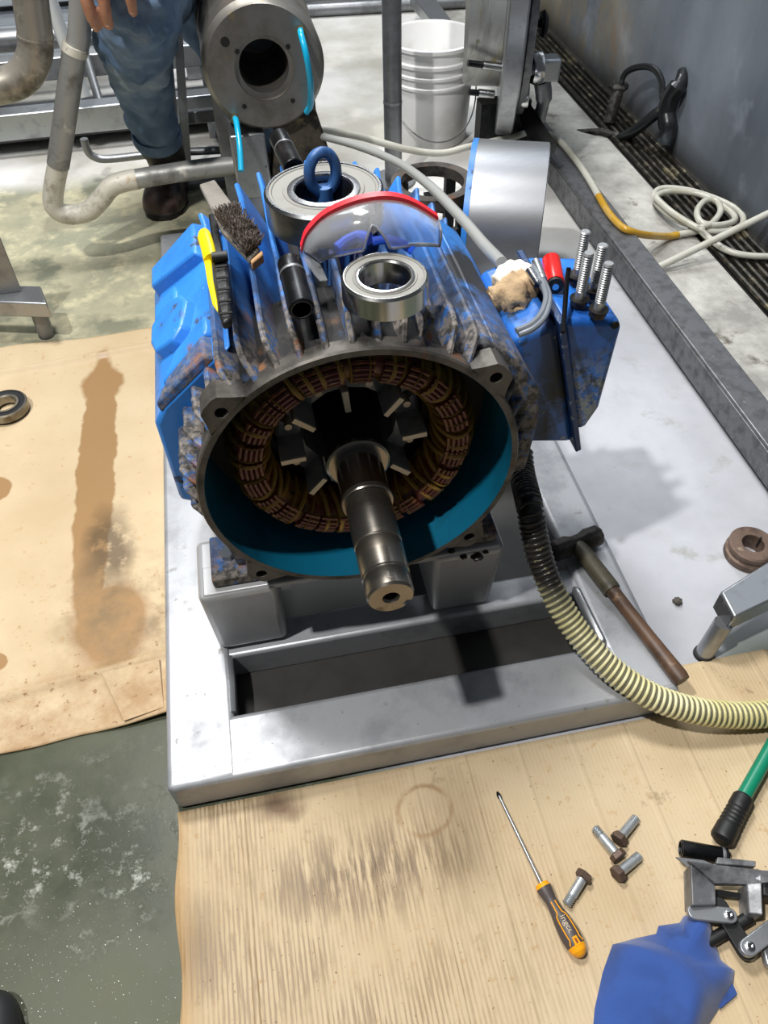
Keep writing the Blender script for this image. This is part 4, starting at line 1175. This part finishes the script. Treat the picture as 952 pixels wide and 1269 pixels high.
# corrugated suction hose
sp = sm([(0.4160, 0.9300, 0.2610), (0.4057, 0.8800, 0.2510), (0.3824, 0.7859, 0.2850), (0.3843, 0.7525, 0.2500), (0.3925, 0.7164, 0.2050), (0.4064, 0.6675, 0.1700), (0.4316, 0.6149, 0.1350), (0.4699, 0.5540, 0.1080), (0.5240, 0.5055, 0.0850), (0.5936, 0.4762, 0.0620), (0.6643, 0.4617, 0.0440), (0.7295, 0.4551, 0.0360), (0.8129, 0.4569, 0.0340)], 14)
ch_ = thing('corrugated_hose', 'cream ribbed suction hose curving from the motor to the cardboard', 'hose', (0.5488, 0.5324, 0.0000))
HW = bpy.data.materials.new('hose_wall')
t = NT(HW)
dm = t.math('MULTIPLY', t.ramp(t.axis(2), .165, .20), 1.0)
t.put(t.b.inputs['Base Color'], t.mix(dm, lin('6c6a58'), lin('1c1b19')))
t.b.inputs['Roughness'].default_value = .35
HR = bpy.data.materials.new('hose_rib')
t = NT(HR)
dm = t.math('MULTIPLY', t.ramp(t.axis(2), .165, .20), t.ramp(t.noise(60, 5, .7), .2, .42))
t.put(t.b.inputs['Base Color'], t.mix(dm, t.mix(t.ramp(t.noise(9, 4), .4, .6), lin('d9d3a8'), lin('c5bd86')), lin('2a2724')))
t.b.inputs['Roughness'].default_value = .28
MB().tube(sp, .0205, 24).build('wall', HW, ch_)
# helix along the path
acc = [0.0]
for i in range(1, len(sp)):
    acc.append(acc[-1] + (sp[i] - sp[i - 1]).length)
pitch = .0098
hel = []
T0 = (sp[1] - sp[0]).normalized()
u = T0.orthogonal().normalized()
k = 0
steps = int(acc[-1] / pitch * 18)
prevT = T0
for s in range(steps):
    d_ = acc[-1] * s / steps
    while acc[k + 1] < d_:
        k += 1
    f = (d_ - acc[k]) / (acc[k + 1] - acc[k])
    p = sp[k].lerp(sp[k + 1], f)
    T = (sp[k + 1] - sp[k]).normalized()
    u = prevT.rotation_difference(T) @ u
    u = (u - T * u.dot(T)).normalized()
    prevT = T
    w = T.cross(u)
    a = 2 * PI * d_ / pitch
    hel.append(p + (u * math.cos(a) + w * math.sin(a)) * .0205)
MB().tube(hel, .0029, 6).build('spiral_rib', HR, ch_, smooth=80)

# ------------------------------------------------------------------ hammer
hm = thing('sledge_hammer', 'short sledge hammer with worn wooden handle lying on the base frame', 'hammer', (0.5204, 0.8345, 0.0800))
ha, hb = V3((0.4580, 0.8107, 0.1040)), V3((0.5622, 0.8322, 0.1040))
dd = (hb - ha)
HMS = mat('black_hammer_head', '2a2624', .55, .4, [('4f4a45', 25, .5, .64, .6), ('7a2b22', 7, .68, .73, .6)], (40, .5, .003))
MB().tube([ha, ha + dd * .06, ha + dd * .3, ha + dd * .42, ha + dd * .58, ha + dd * .7, ha + dd * .94, hb], [.016, .021, .0215, .0165, .0165, .0215, .021, .016], 8).build('head', HMS, hm, smooth=30, bevel=.003)
hs, he = V3((0.5106, 0.8152, 0.1040)), V3((0.5859, 0.5181, 0.0880))
hd = he - hs
MB().tube([hs - hd * .03, hs + hd * .06, hs + hd * .2, hs + hd * .34, hs + hd * .36], [.013, .0165, .0165, .0168, .016], 20).build('grip_sleeve', mat('olive_tape', '4d4737', .5, 0, [('2d2a22', 20, .5, .66)], (60, .4, .002)), hm)
MB().tube([hs + hd * t_ for t_ in (.33, .5, .7, .85, .97, 1.0)], [.0128, .0122, .0128, .0142, .0152, .0135], 20).build('handle', mat('oiled_wood', '5d4330', .5, 0, [('3d2b1f', 14, .45, .65), ('7d6248', 40, .6, .7)], (40, .3, .001), stretch=(1, 1, .3)), hm)

# ------------------------------------------------------------------ ring spacer, square tube foot, small plug
rp = V3((0.8821, 0.7941, 0.0000))
cr_ = thing('coupling_ring', 'rusty brown steel ring with a dark bore standing on the pale floor', 'steel ring', (rp.x, rp.y, 0))
RSTY = mat('rusty_ring', '6d5a4e', .6, .3, [('4a3a32', 20, .45, .64, .7), ('9a8877', 40, .62, .7, .55)], (50, .4, .002))
MB().lathe([(.0215, 0), (.046, 0), (.0475, .003), (.0475, .016), (.043, .019), (.043, .024), (.0455, .027), (.0455, .036), (.042, .039), (.0225, .039), (.0215, .038)], (rp.x, rp.y, 0), (0, 0, 1), 56, ring=True).build('ring', RSTY, cr_, smooth=28)
MB().box(rp.x + .019, rp.x + .0235, rp.y + .006, rp.y + .012, .012, .0392).build('key_slot', HOLE, cr_)
sf = thing('square_tube_foot', 'square stainless tube end on a round leg at the right edge', 'machine foot', (0.6776, 0.5909, 0.0000))
qa = [V3(p) for p in ((0.7121, 0.6535, 0.1200), (0.7110, 0.5987, 0.1200), (0.8503, 0.6331, 0.1200), (0.9049, 0.7258, 0.1200))]
MB().slab(qa, .046).build('square_tube', STEEL, sf, bevel=.004)
e0, e1 = qa[0], qa[1]
MB().rings([[e0 + (e1 - e0) * a + Vector((-.0012, -.0002, -.046 * b)) for a, b in ((.06, .06), (.94, .06), (.94, .94), (.06, .94))], [e0 + (e1 - e0) * a + Vector((-.002, -.0004, -.046 * b)) for a, b in ((.06, .06), (.94, .06), (.94, .94), (.06, .94))]]).build('end_cap', mat('dark_end_cap', '3c3b3a', .5, .4, [('6a6865', 40, .55, .66)]), sf)
MB().tube([(0.6916, 0.6000, 0.0000), (0.7080, 0.6105, 0.0850)], .0165, 24).build('leg', STEEL, sf)
MB().lathe([(0, 0), (.019, 0), (.018, .008), (0, .008)], (0.6916, 0.6000, 0.0000), (0, 0, 1), 24).build('foot_pad', BLACK, sf)
tag(MB().ball(V3((0.6936, 0.7157, 0.0000)) + Vector((0, 0, .006)), .0085, .008, .0065, 10, jit=.4).build('grit_lump', mat('dark_grit', '4a4640', .8), loc=(0.6936, 0.7157, 0.0000), smooth=60), 'small dark lump of grit on the pale floor right of the hammer', 'lump')

# ------------------------------------------------------------------ screwdriver
sd = thing('screwdriver', 'screwdriver with a grey and orange handle lying on the front cardboard', 'screwdriver', (0.2724, 0.2886, 0.0075))
ta, tb, tc = V3((0.2460, 0.4290, 0.0100)), V3((0.2690, 0.2801, 0.0200)), V3((0.2943, 0.1769, 0.0200))
ax_ = (tb - ta).normalized()
MB().tube([ta + ax_ * .008, ta + ax_ * .016, tb], [.0026, .0024, .0026], 12).build('blade_shaft', STEEL, sd)
sw = ax_.cross(Vector((0, 0, 1))).normalized()
MB().rings([[ta + sw * .0012 + Vector((0, 0, .0006)), ta - sw * .0012 + Vector((0, 0, .0006)), ta - sw * .0012 - Vector((0, 0, .0006)), ta + sw * .0012 - Vector((0, 0, .0006))],
            [ta + ax_ * .006 + sw * .0035 + Vector((0, 0, .001)), ta + ax_ * .006 - sw * .0035 + Vector((0, 0, .001)), ta + ax_ * .006 - sw * .0035 - Vector((0, 0, .001)), ta + ax_ * .006 + sw * .0035 - Vector((0, 0, .001))],
            [ta + ax_ * .013 + sw * .0022 + Vector((0, 0, .002)), ta + ax_ * .013 - sw * .0022 + Vector((0, 0, .002)), ta + ax_ * .013 - sw * .0022 - Vector((0, 0, .002)), ta + ax_ * .013 + sw * .0022 - Vector((0, 0, .002))]]).build('tip', DARKSTEEL, sd)
hx_ = (tc - tb)
HL = hx_.length
hx_.normalize()
hw = hx_.cross(Vector((0, 0, 1))).normalized()
hu = hw.cross(hx_).normalized()
if hu.z < 0:
    hu = -hu
GRY = mat('grey_handle_rubber', '4b4342', .5)
ORG = mat('orange_handle', 'f2a312', .35)
def hprof(u):
    pts = [(0, .0098), (.06, .0118), (.13, .0108), (.25, .0085), (.38, .0098), (.52, .0128), (.7, .0148), (.84, .0142), (.93, .0115), (.98, .007), (1, .002)]
    for (a, ra_), (b, rb_) in zip(pts, pts[1:]):
        if u <= b:
            return ra_ + (rb_ - ra_) * (u - a) / (b - a)
    return .002
def hseg(u0, u1, grow=0.0, n=16):
    us = [u0 + (u1 - u0) * i / n for i in range(n + 1)]
    return [tb + hx_ * HL * u for u in us], [hprof(u) + grow for u in us]
p_, r_ = hseg(.05, .86)
MB().tube(p_, r_, 20).build('handle', GRY, sd)
p_, r_ = hseg(.855, 1.0)
MB().tube(p_, r_, 20).build('butt_cap', ORG, sd, label='orange butt cap')
p_, r_ = hseg(0, .06)
MB().tube(p_, r_, 20).build('front_collar', ORG, sd, label='orange collar')
def onh(u, s):
    """point on the upper side of the handle, s across"""
    r = hprof(u)
    q = max(-.98, min(.98, s / r))
    return tb + hx_ * HL * u + hw * (r * q) + hu * (r * math.sqrt(1 - q * q))
for sgn in (-1, 1):
    MB().tube([onh(u, sgn * s) for u, s in ((.27, .0032), (.35, .0034), (.43, .0040), (.47, .0072), (.55, .0082), (.65, .0085), (.74, .0084), (.78, .0078), (.84, .0105))], .0009, 6).build('orange_line', ORG, sd)
for u in (.80,):
    A = [onh(.76, -.0035), onh(.76, .0035), onh(.87, .0045), onh(.87, -.0045)]
    MB().rings([[p + hu * .0003 for p in A], [p + hu * .0012 for p in A]]).build('hang_hole_frame', ORG, sd)
    A = [onh(.785, -.0014), onh(.785, .0014), onh(.845, .0014), onh(.845, -.0014)]
    MB().rings([[p + hu * .0011 for p in A], [p + hu * .0016 for p in A]]).build('hang_hole', mat('deep_orange', '8a3a05', .5), sd)
tc_ = bpy.data.curves.new('lettering', 'FONT')
tc_.body = 'ingco'
tc_.size = .0125
tc_.extrude = .0003
tc_.align_x = 'CENTER'
tc_.align_y = 'CENTER'
tmp = bpy.data.objects.new('lettering', tc_)
COL.objects.link(tmp)
bpy.context.view_layer.update()
tme = bpy.data.meshes.new_from_object(tmp.evaluated_get(bpy.context.evaluated_depsgraph_get()))
bpy.data.objects.remove(tmp)
to = bpy.data.objects.new('lettering', tme)
COL.objects.link(to)
tme.materials.clear()
tme.materials.append(mat('tan_print', 'c9b9a0', .5))
to.parent = sd
mid = onh(.60, 0) + hu * .0004
mx = Matrix((hx_, -hw if (hx_.cross(-hw)).dot(hu) > 0 else hw, hu)).transposed().to_4x4()
to.matrix_local = Matrix.Translation(mid - Vector(sd.location)) @ mx
to.scale = (1, .9, 1)

# bolts on the cardboard
BRH = mat('brown_bolt_head', '5a483e', .55, .3, [('3a2f29', 30, .5, .66, .6), ('7a675a', 60, .58, .66, .6)], (80, .3, .001))
def lying(label, hd_, tp):
    a, b = V3(hd_), V3(tp)
    d = (b - a)
    d.z = 0
    L = d.length
    q = d.to_track_quat('Z', 'Y')
    o = hexbolt('hex_bolt', label, (0, 0, 0), L, BRH, TH2, 'loose bolts on the cardboard', rs=.0073, rh=.0128, thread=.35)
    # rests on the edge of its head and the end of its shank
    t_ = math.atan2(.0125 - .0073, L)
    dirv = Vector((d.x, d.y, -L * math.tan(t_))).normalized()
    o.rotation_mode = 'QUATERNION'
    o.rotation_quaternion = dirv.to_track_quat('Z', 'Y')
    o.location = (a.x, a.y, .0066 + .0122)
    return o
TH2 = mat('oily_zinc', 'b3b8bb', .34, .6, [('8a8f92', 40, .5, .66, .4)])
lying('loose bolt on the cardboard at the left of the group of three', (0.3977, 0.2903, 0.0190), (0.3779, 0.3432, 0.0150))
lying('loose bolt on the cardboard at the top of the group of three', (0.4030, 0.3157, 0.0190), (0.4477, 0.3441, 0.0150))
lying('loose bolt on the cardboard nearest the blue rag', (0.3813, 0.2690, 0.0190), (0.4296, 0.2898, 0.0150))
lying('loose bolt touching the screwdriver handle', (0.3389, 0.2811, 0.0190), (0.2966, 0.2465, 0.0150))

# ------------------------------------------------------------------ clamp, lever, blue rag
GRN = mat('green_handle_paint', '0d7a5c', .35, 0, [('0a5f48', 8, .5, .68)])
gl = thing('green_lever', 'green steel lever bar with a black ribbed grip at the right edge', 'lever', (0.5961, 0.3202, 0.0075))
la, lb_ = V3((0.5537, 0.2815, 0.0260)), V3((0.6201, 0.3367, 0.0300))
lc = V3((0.7514, 0.4391, 0.0320))
MB().tube([lb_ + (la - lb_) * .2, lb_, lc], .0115, 20).build('bar', GRN, gl)
pts = [la.lerp(lb_, k / 24) for k in range(25)]
MB().tube(pts, [.011, .0165] + [.0178 - (.0012 if 7 < k < 19 and k % 2 else 0) - .0001 * k for k in range(2, 24)] + [.0135], 24).build('grip', BLACK, gl, smooth=20)

CLM = mat('worn_black_casting', '6d6e71', .45, .35, [('a3a5a8', 14, .48, .66, .38), ('1c1d1f', 9, .5, .66, .5)], (50, .3, .002))
cl = thing('pipe_clamp', 'grey metal clamp of angle plates and links beside the blue rag', 'clamp', (0.5337, 0.2127, 0.0075))
MB().slab([(0.4782, 0.2587, 0.0620), (0.5789, 0.2246, 0.0620), (0.6275, 0.2125, 0.0620), (0.6205, 0.2006, 0.0620), (0.5697, 0.2098, 0.0580), (0.5510, 0.2136, 0.0500), (0.5068, 0.2226, 0.0500)], .010).build('top_plate', CLM, cl, bevel=.002)
MB().slab([(0.4816, 0.2540, 0.0600), (0.5066, 0.2210, 0.0520), (0.4952, 0.1961, 0.0520), (0.4595, 0.2018, 0.0580)], .040).build('left_jaw', CLM, cl, bevel=.002)
MB().slab([(0.5511, 0.2152, 0.0520), (0.5754, 0.2214, 0.0600), (0.5516, 0.1710, 0.0560), (0.5355, 0.1778, 0.0500)], .040).build('right_jaw', CLM, cl, bevel=.002)
MB().slab([(0.5220, 0.2531, 0.0660), (0.5729, 0.2371, 0.0660), (0.5690, 0.2300, 0.0660), (0.5155, 0.2453, 0.0660)], .012).build('rear_lip', CLM, cl, bevel=.001)
MB().slab([(0.4707, 0.2699, 0.0450), (0.5082, 0.2576, 0.0450), (0.5195, 0.2496, 0.0450), (0.4859, 0.2484, 0.0450)], .004).build('bent_tab', STEEL_D, cl)
MB().slab([(0.5824, 0.2273, 0.0500), (0.6416, 0.2063, 0.0500), (0.6218, 0.1731, 0.0500), (0.5671, 0.1950, 0.0500)], .03).build('side_block', BLACK, cl, bevel=.003)
MB().slab([(0.5170, 0.2208, 0.0240), (0.5598, 0.2054, 0.0240), (0.5566, 0.1994, 0.0240), (0.5129, 0.2127, 0.0240)], .012).build('inner_bar', BLACK, cl)
def link(name, a, b, wd_, z, m_, screws):
    A, B = V3(a), V3(b)
    d = (B - A).normalized()
    nrm = Vector((-d.y, d.x, 0))
    out = []
    for k in range(9):
        t_ = R(90 + 180 * k / 8)
        out.append(A + (d * math.cos(t_) + nrm * math.sin(t_)) * wd_)
    for k in range(9):
        t_ = R(-90 + 180 * k / 8)
        out.append(B + (d * math.cos(t_) + nrm * math.sin(t_)) * wd_)
    o = MB().slab(out, .010).build(name, m_, cl, bevel=.0015)
    for s in screws:
        c_ = A.lerp(B, s)
        MB().lathe([(0, 0), (.0062, 0), (.0062, .003), (.0045, .004), (.003, .004), (.003, .001), (0, .001)], c_, (0, 0, 1), 18).build('screw', CHROME, o)
    return o
ALU = mat('cast_aluminium', 'a5a8ac', .38, .8, [('83868a', 12, .5, .68, .45)], (60, .2, .001))
link('link_arm', (0.4648, 0.1952, 0.0460), (0.5107, 0.1816, 0.0460), .0105, .046, ALU, (.97,))
link('link_arm', (0.5162, 0.1392, 0.0460), (0.5724, 0.1576, 0.0460), .0115, .046, ALU, (.04,))
link('black_link', (0.5072, 0.1981, 0.0340), (0.5177, 0.1383, 0.0340), .0125, .034, BLACK, ())
MB().tube([(0.4667, 0.1576, 0.0200), (0.5463, 0.1770, 0.0260)], .0085, 16).build('screw_rod', BLACK, cl)
MB().slab([(0.5426, 0.1412, 0.0300), (0.5557, 0.1427, 0.0300), (0.5878, 0.1220, 0.0300), (0.5670, 0.0866, 0.0300), (0.5361, 0.1163, 0.0300)], .014).build('cast_end', ALU, cl, bevel=.003)

RAG = mat('blue_cloth', '2b4c90', .9, 0, [('253d70', 7, .46, .66), ('1a2f5c', 9, .60, .72)], (220, .35, .0012), Sheen_Weight=.3)
outl = [V3(p) for p in ((0.3453, 0.1844, 0.0085), (0.3823, 0.1853, 0.0085), (0.4116, 0.1847, 0.0085), (0.4194, 0.1938, 0.0085), (0.4509, 0.1917, 0.0085), (0.4603, 0.1985, 0.0085), (0.4872, 0.2019, 0.0085), (0.4970, 0.1911, 0.0085), (0.4898, 0.1668, 0.0085), (0.4855, 0.1365, 0.0085), (0.4981, 0.1208, 0.0085), (0.4879, 0.1060, 0.0085), (0.4604, 0.0873, 0.0085), (0.4273, 0.0658, 0.0085), (0.3703, 0.0279, 0.0085), (0.3037, 0.0282, 0.0085), (0.2626, 0.0581, 0.0085), (0.2920, 0.1163, 0.0085), (0.3189, 0.1548, 0.0085))]
cen = sum(outl, Vector()) / len(outl)
dense = []
for i in range(len(outl)):
    for j in range(4):
        dense.append(outl[i].lerp(outl[(i + 1) % len(outl)], j / 4))
rr = []
K = 22
for k in range(K):
    s = 1 - k / K
    row = []
    for p in dense:
        q = cen + (p - cen) * s
        h = .034 * (1 - s ** 3) + .022 * (1 - s ** 6) * noise.noise(Vector((q.x * 16, q.y * 16, 2))) + .016 * (1 - s ** 4) * abs(noise.noise(Vector((q.x * 9 + q.y * 14, q.y * 5, 5))))
        row.append(Vector((q.x, q.y, .0085 + max(0, h))))
    rr.append(row)
rag = MB().rings(rr, caps=True).build('blue_rag', RAG, smooth=80, solid=.002, loc=cen)
tag(rag, 'crumpled dark blue cloth rag at the bottom right corner', 'rag')
MB().slab([(0.4862, 0.1133, 0.0140), (0.4875, 0.0938, 0.0120), (0.4569, 0.0828, 0.0120), (0.4509, 0.0932, 0.0140)], .004).build('folded_corner', RAG, rag)


# ------------------------------------------------------------------ the man behind the motor
def remesh(o, vox, it=6):
    md = o.modifiers.new('remesh', 'REMESH')
    md.mode = 'VOXEL'
    md.voxel_size = vox
    md.use_smooth_shade = True
    s = o.modifiers.new('smooth', 'SMOOTH')
    s.factor = .5
    s.iterations = it
    return o
SKIN = mat('skin', 'b98468', .5, 0, [('a56c52', 18, .5, .66)], (60, .1, .001))
DENIM = bpy.data.materials.new('worn_denim')
t = NT(DENIM)
c = t.mix(t.ramp(t.noise(7, 6, .6, (1, 1, .6)), .38, .62), lin('4b6584'), lin('7890ad'))
c = t.mix(t.ramp(t.noise(4, 5, .6, None, (4, 2, 1)), .55, .68), c, lin('95a5b6'))
c = t.mix(t.ramp(t.noise(400, 2, .5), .4, .6), c, t.mix(.75, lin('56718f'), c))
t.put(t.b.inputs['Base Color'], c)
t.b.inputs['Roughness'].default_value = .85
t.l(t.bump(t.noise(14, 5, .55), .5, .012), t.b.inputs['Normal'])
leg = [V3(p) for p in ((-0.2391, 2.5450, 0.2094), (-0.2376, 2.5100, 0.2766), (-0.2369, 2.4600, 0.3463), (-0.2340, 2.3900, 0.4359), (-0.2158, 2.3000, 0.5357), (-0.1939, 2.2100, 0.6231), (-0.1677, 2.1200, 0.7121))]
lr = [.066, .076, .069, .082, .092, .100, .104]
pelvis = Vector((-.12, 2.85, .58))
pe = thing('person', 'person in blue jeans and dark boots squatting with a hand on the knee', 'person', (leg[0].x, 2.6, 0))
# jeans
j = MB()
j.tube(sm(leg, 5), [x for a, b in zip(lr, lr[1:]) for x in [a + (b - a) * k / 5 + (.004 * math.sin(k * 2.5) if a < .075 else 0) for k in range(5)]] + [lr[-1]], 28)
kn_ = leg[-1]
j.ball(kn_, .105, .10, .10, 14)
j.tube([kn_, kn_.lerp(pelvis, .4), kn_.lerp(pelvis, .8), pelvis], [.103, .112, .125, .13], 24)
j.ball(pelvis, .18, .15, .15, 16)
fo2 = Vector((.14, 3.10, 0))
kn2 = Vector((.15, 2.76, .105))
j.tube([fo2 + Vector((0, -.02, .12)), fo2.lerp(kn2, .5) + Vector((0, 0, .06)), kn2], [.07, .08, .095], 22)
j.ball(kn2, .10, n=14)
j.tube([kn2, kn2.lerp(pelvis + Vector((.07, 0, 0)), .6), pelvis + Vector((.06, 0, 0))], [.10, .118, .13], 22)
for q, (px_, r_) in enumerate((((.05, -.03), .02), ((-.06, .02), .016))):
    pass
jo = remesh(j.build('jeans', DENIM, pe, smooth=80), .008, 8)
tx = bpy.data.textures.new('folds', 'CLOUDS')
tx.noise_scale = .055
dm_ = jo.modifiers.new('folds', 'DISPLACE')
dm_.texture = tx
dm_.strength = .034
dm_.mid_level = .5
tx.noise_depth = 1
# turned hem
hp_ = leg[1]
MB().tube(sm([leg[0] + Vector((0, -.004, -.006)), leg[0].lerp(leg[1], .45)], 3), [.073, .077, .077, .074], 28).build('trouser_hem', DENIM, pe)
# body: head, neck, arms and hands as one skin
b = MB()
chest = Vector((-.10, 2.50, .98))
neck = Vector((-.10, 2.38, 1.20))
head = Vector((-.10, 2.30, 1.36))
b.tube([pelvis, pelvis.lerp(chest, .5), chest, neck], [.14, .13, .15, .06], 22)
b.ball(head, .078, .095, .115, 16)
b.ball(head + Vector((0, -.10, -.015)), .014, .02, .024, 8)
for s in (-1, 1):
    b.ball(head + Vector((s * .08, .005, -.005)), .012, .02, .032, 8)
wr_ = V3((-0.2191, 2.0300, 0.8395))
sh1 = chest + Vector((-.19, 0, .10))
el1 = Vector((wr_.x - .10, 2.26, .96))
b.tube([sh1, sh1.lerp(el1, .5), el1], [.055, .046, .042], 16)
b.tube([el1, el1.lerp(wr_, .4), wr_], [.043, .040, .030], 16)
sh2 = chest + Vector((.19, 0, .10))
el2 = Vector((.16, 2.44, .86))
w2_ = Vector((.05, 2.42, .735))
b.tube([sh2, el2], [.055, .043], 16)
b.tube([el2, w2_], [.043, .03], 16)
b.ball(w2_ + Vector((-.02, -.06, -.02)), .045, .05, .022, 10)
for q in range(4):
    f0 = w2_ + Vector((-.055 + .024 * q, -.085, -.02))
    b.tube([f0, f0 + Vector((0, -.04, -.01)), f0 + Vector((0, -.055, -.045))], [.0105, .010, .0085], 10)
b.tube([w2_ + Vector((.02, -.03, -.02)), w2_ + Vector((.05, -.07, -.03))], [.013, .010], 10)
# near hand: palm, four bent fingers, thumb
pa0 = [V3(p) for p in ((-0.2624, 1.9900, 0.7872), (-0.2387, 1.9750, 0.7977), (-0.2075, 1.9750, 0.7984), (-0.1793, 1.9850, 0.7885))]
pc_ = sum(pa0, Vector()) / 4
for p in pa0:
    b.tube([wr_, wr_.lerp(p, .5) + Vector((0, -.004, .004)), p], [.024, .020, .0155], 12)
fing = (((-0.2665, 1.9650, 0.7535), (-0.2674, 1.9720, 0.7192), (-0.2687, 1.9850, 0.7004)),
        ((-0.2580, 1.9500, 0.7569), (-0.2603, 1.9550, 0.7174), (-0.2598, 1.9720, 0.6881)),
        ((-0.2233, 1.9500, 0.7573), (-0.2290, 1.9550, 0.7210), (-0.2316, 1.9720, 0.6905)),
        ((-0.1744, 1.9650, 0.7557), (-0.1737, 1.9720, 0.7272), (-0.1758, 1.9850, 0.7071)))
fr_ = (.0115, .0135, .0140, .0132)
tips = []
for p, (m1, m2, tp), r_ in zip(pa0, fing, fr_):
    ch = [p, V3(m1), V3(m2), V3(tp)]
    b.tube(sm(ch, 4), [r_ * (1.08 - .30 * k / 12 + (.05 if k in (4, 8) else 0)) for k in range(13)], 12)
    b.ball(V3(tp), r_ * .8, n=8)
    tips.append((V3(tp), (V3(tp) - V3(m2)).normalized(), r_))
b.tube(sm([wr_.lerp(pa0[3], .35) + Vector((.012, 0, 0)), (-0.1380, 2.0000, 0.8077), (-0.1270, 2.0050, 0.7715), (-0.1229, 2.0100, 0.7464)], 4), [.017] * 5 + [.0155] * 4 + [.014] * 3 + [.011], 12)
bo = remesh(b.build('body', SKIN, pe, smooth=80), .0045, 4)
NAIL = mat('fingernail', 'd8b39f', .3)
for tp, d_, r_ in tips:
    M = d_.to_track_quat('X', 'Z').to_matrix().to_4x4()
    MB().ball(tp + Vector((0, -r_ * .72, r_ * .25)) - d_ * .002, .006, .0055, .0016, 8, M=Matrix.Rotation(R(60), 4, 'X') @ Matrix.Rotation(0, 4, 'Z')).build('fingernail', NAIL, pe)
sh_ = MB()
sh_.tube([pelvis + Vector((0, -.02, .06)), pelvis.lerp(chest, .5), chest, chest.lerp(neck, .75)], [.165, .155, .175, .085], 24)
sh_.tube([sh1 + Vector((.04, 0, 0)), sh1.lerp(el1, .5), sh1.lerp(el1, .7)], [.08, .066, .062], 18)
sh_.tube([sh2 - Vector((.04, 0, 0)), sh2.lerp(el2, .5), sh2.lerp(el2, .7)], [.08, .066, .062], 18)
remesh(sh_.build('shirt', mat('dark_shirt', '2a3140', .85), pe, smooth=80), .01, 6)
MB().ball(head + Vector((0, .018, .03)), .084, .092, .10, 14).build('hair', mat('dark_hair', '1b1512', .6), pe)
EYEW = mat('eye_white', 'e8e4de', .3)
for s in (-1, 1):
    e_ = MB().ball(head + Vector((s * .03, -.083, .012)), .0115, n=8).build('eye', EYEW, pe)
    MB().ball(head + Vector((s * .03, -.092, .011)), .0052, n=8).build('iris', mat('brown_iris', '2e1c12', .3), e_)
MB().tube([head + Vector((x, -.086 + abs(x) * .2, -.052)) for x in (-.022, 0, .022)], .005, 8).build('mouth', mat('lips', '9a5a4c', .5), pe)

BOOTL = mat('scuffed_boot_leather', '4a3a34', .45, 0, [('221b1a', 14, .45, .6, .35), ('6f5f55', 12, .56, .7, .6)], (60, .3, .002))
BSOLE = mat('boot_sole', '151414', .7)
def boot(toe, heel, up):
    toe, heel, up = V3(toe), V3(heel), V3(up)
    d = (toe - heel).normalized()
    L = (toe - heel).length
    w = Vector((-d.y, d.x, 0))
    rr = []
    for u, hw_, h in ((0, .022, .06), (.03, .034, .085), (.15, .041, .10), (.35, .042, .10), (.5, .046, .088), (.68, .054, .074), (.82, .054, .068), (.92, .046, .058), (.975, .032, .046), (1, .016, .03)):
        c_ = heel + d * L * u
        rg = []
        for k in range(20):
            a = 2 * PI * k / 20
            z = max(.018, .018 + 1.35 * (h - .018) * (math.sin(a) if math.sin(a) > 0 else 0) ** .7)
            rg.append(c_ + w * 1.3 * hw_ * math.cos(a) + Vector((0, 0, z)))
        rr.append(rg)
    o = MB().rings(rr).build('boot', BOOTL, pe, smooth=60, subsurf=1)
    an = heel + d * L * .22
    MB().tube([an + Vector((0, 0, .05)), an.lerp(up, .5) + Vector((0, 0, .05)), up, up + (up - an).normalized() * .012], [.060, .064, .068, .064], 22).build('boot_shaft', mat('dark_boot_shaft', '1c1716', .5, 0, [('3a302c', 20, .5, .66)], (60, .4, .003)), o, smooth=60)
    so = []
    for k in range(28):
        a = 2 * PI * k / 28
        u = .5 + .51 * math.cos(a)
        hw_ = .050 * 1.3 * abs(math.sin(a)) ** .6 * (.86 + .22 * (u > .5))
        so.append((heel + d * L * u + w * hw_ * (1 if math.sin(a) >= 0 else -1)) + Vector((0, 0, .022)))
    MB().slab(so, .022).build('boot_sole', BSOLE, o, bevel=.003)
    for k in range(4):
        c_ = heel + d * L * (.42 + .07 * k) + Vector((0, 0, .142 - .010 * k))
        MB().tube(sm([c_ - w * .045 - Vector((0, 0, .012)), c_, c_ + w * .045 - Vector((0, 0, .012))], 4), .003, 6).build('lace', BLACK, o)
    return o
tb_ = V3((-0.2768, 2.4319, 0.0000))
boot(tb_, tb_ + Vector((.055, .30, 0)), leg[0] + Vector((.0, .0, -.01)))
boot(fo2 + Vector((0, -.02, 0)), fo2 + Vector((0, .26, 0)), fo2 + Vector((0, -.0, .15)))

# boot toe of the person taking the picture
ft = V3((-0.5020, 0.2745, 0.0000))
sx = thing('shoe', 'dark rounded shoe toe at the lower left corner', 'shoe', (ft.x, ft.y, 0))
rr = []
for u, hw_, h in ((0, .05, .075), (.4, .052, .07), (.7, .05, .06), (.88, .042, .052), (.97, .028, .042), (1, .012, .03)):
    rr.append([Vector((ft.x - .02 + hw_ * math.cos(2 * PI * k / 18), ft.y - .20 + .225 * u, max(.012, .012 + (h - .012) * max(0, math.sin(2 * PI * k / 18)) ** .7))) for k in range(18)])
MB().rings(rr).build('upper', mat('dark_shoe', '232427', .5), sx, smooth=60, subsurf=1)
MB().slab([Vector((ft.x - .02 + .054 * math.cos(2 * PI * k / 20), ft.y - .09 + .118 * math.sin(2 * PI * k / 20), .014)) for k in range(20)], .0135).build('sole', BSOLE, sx)
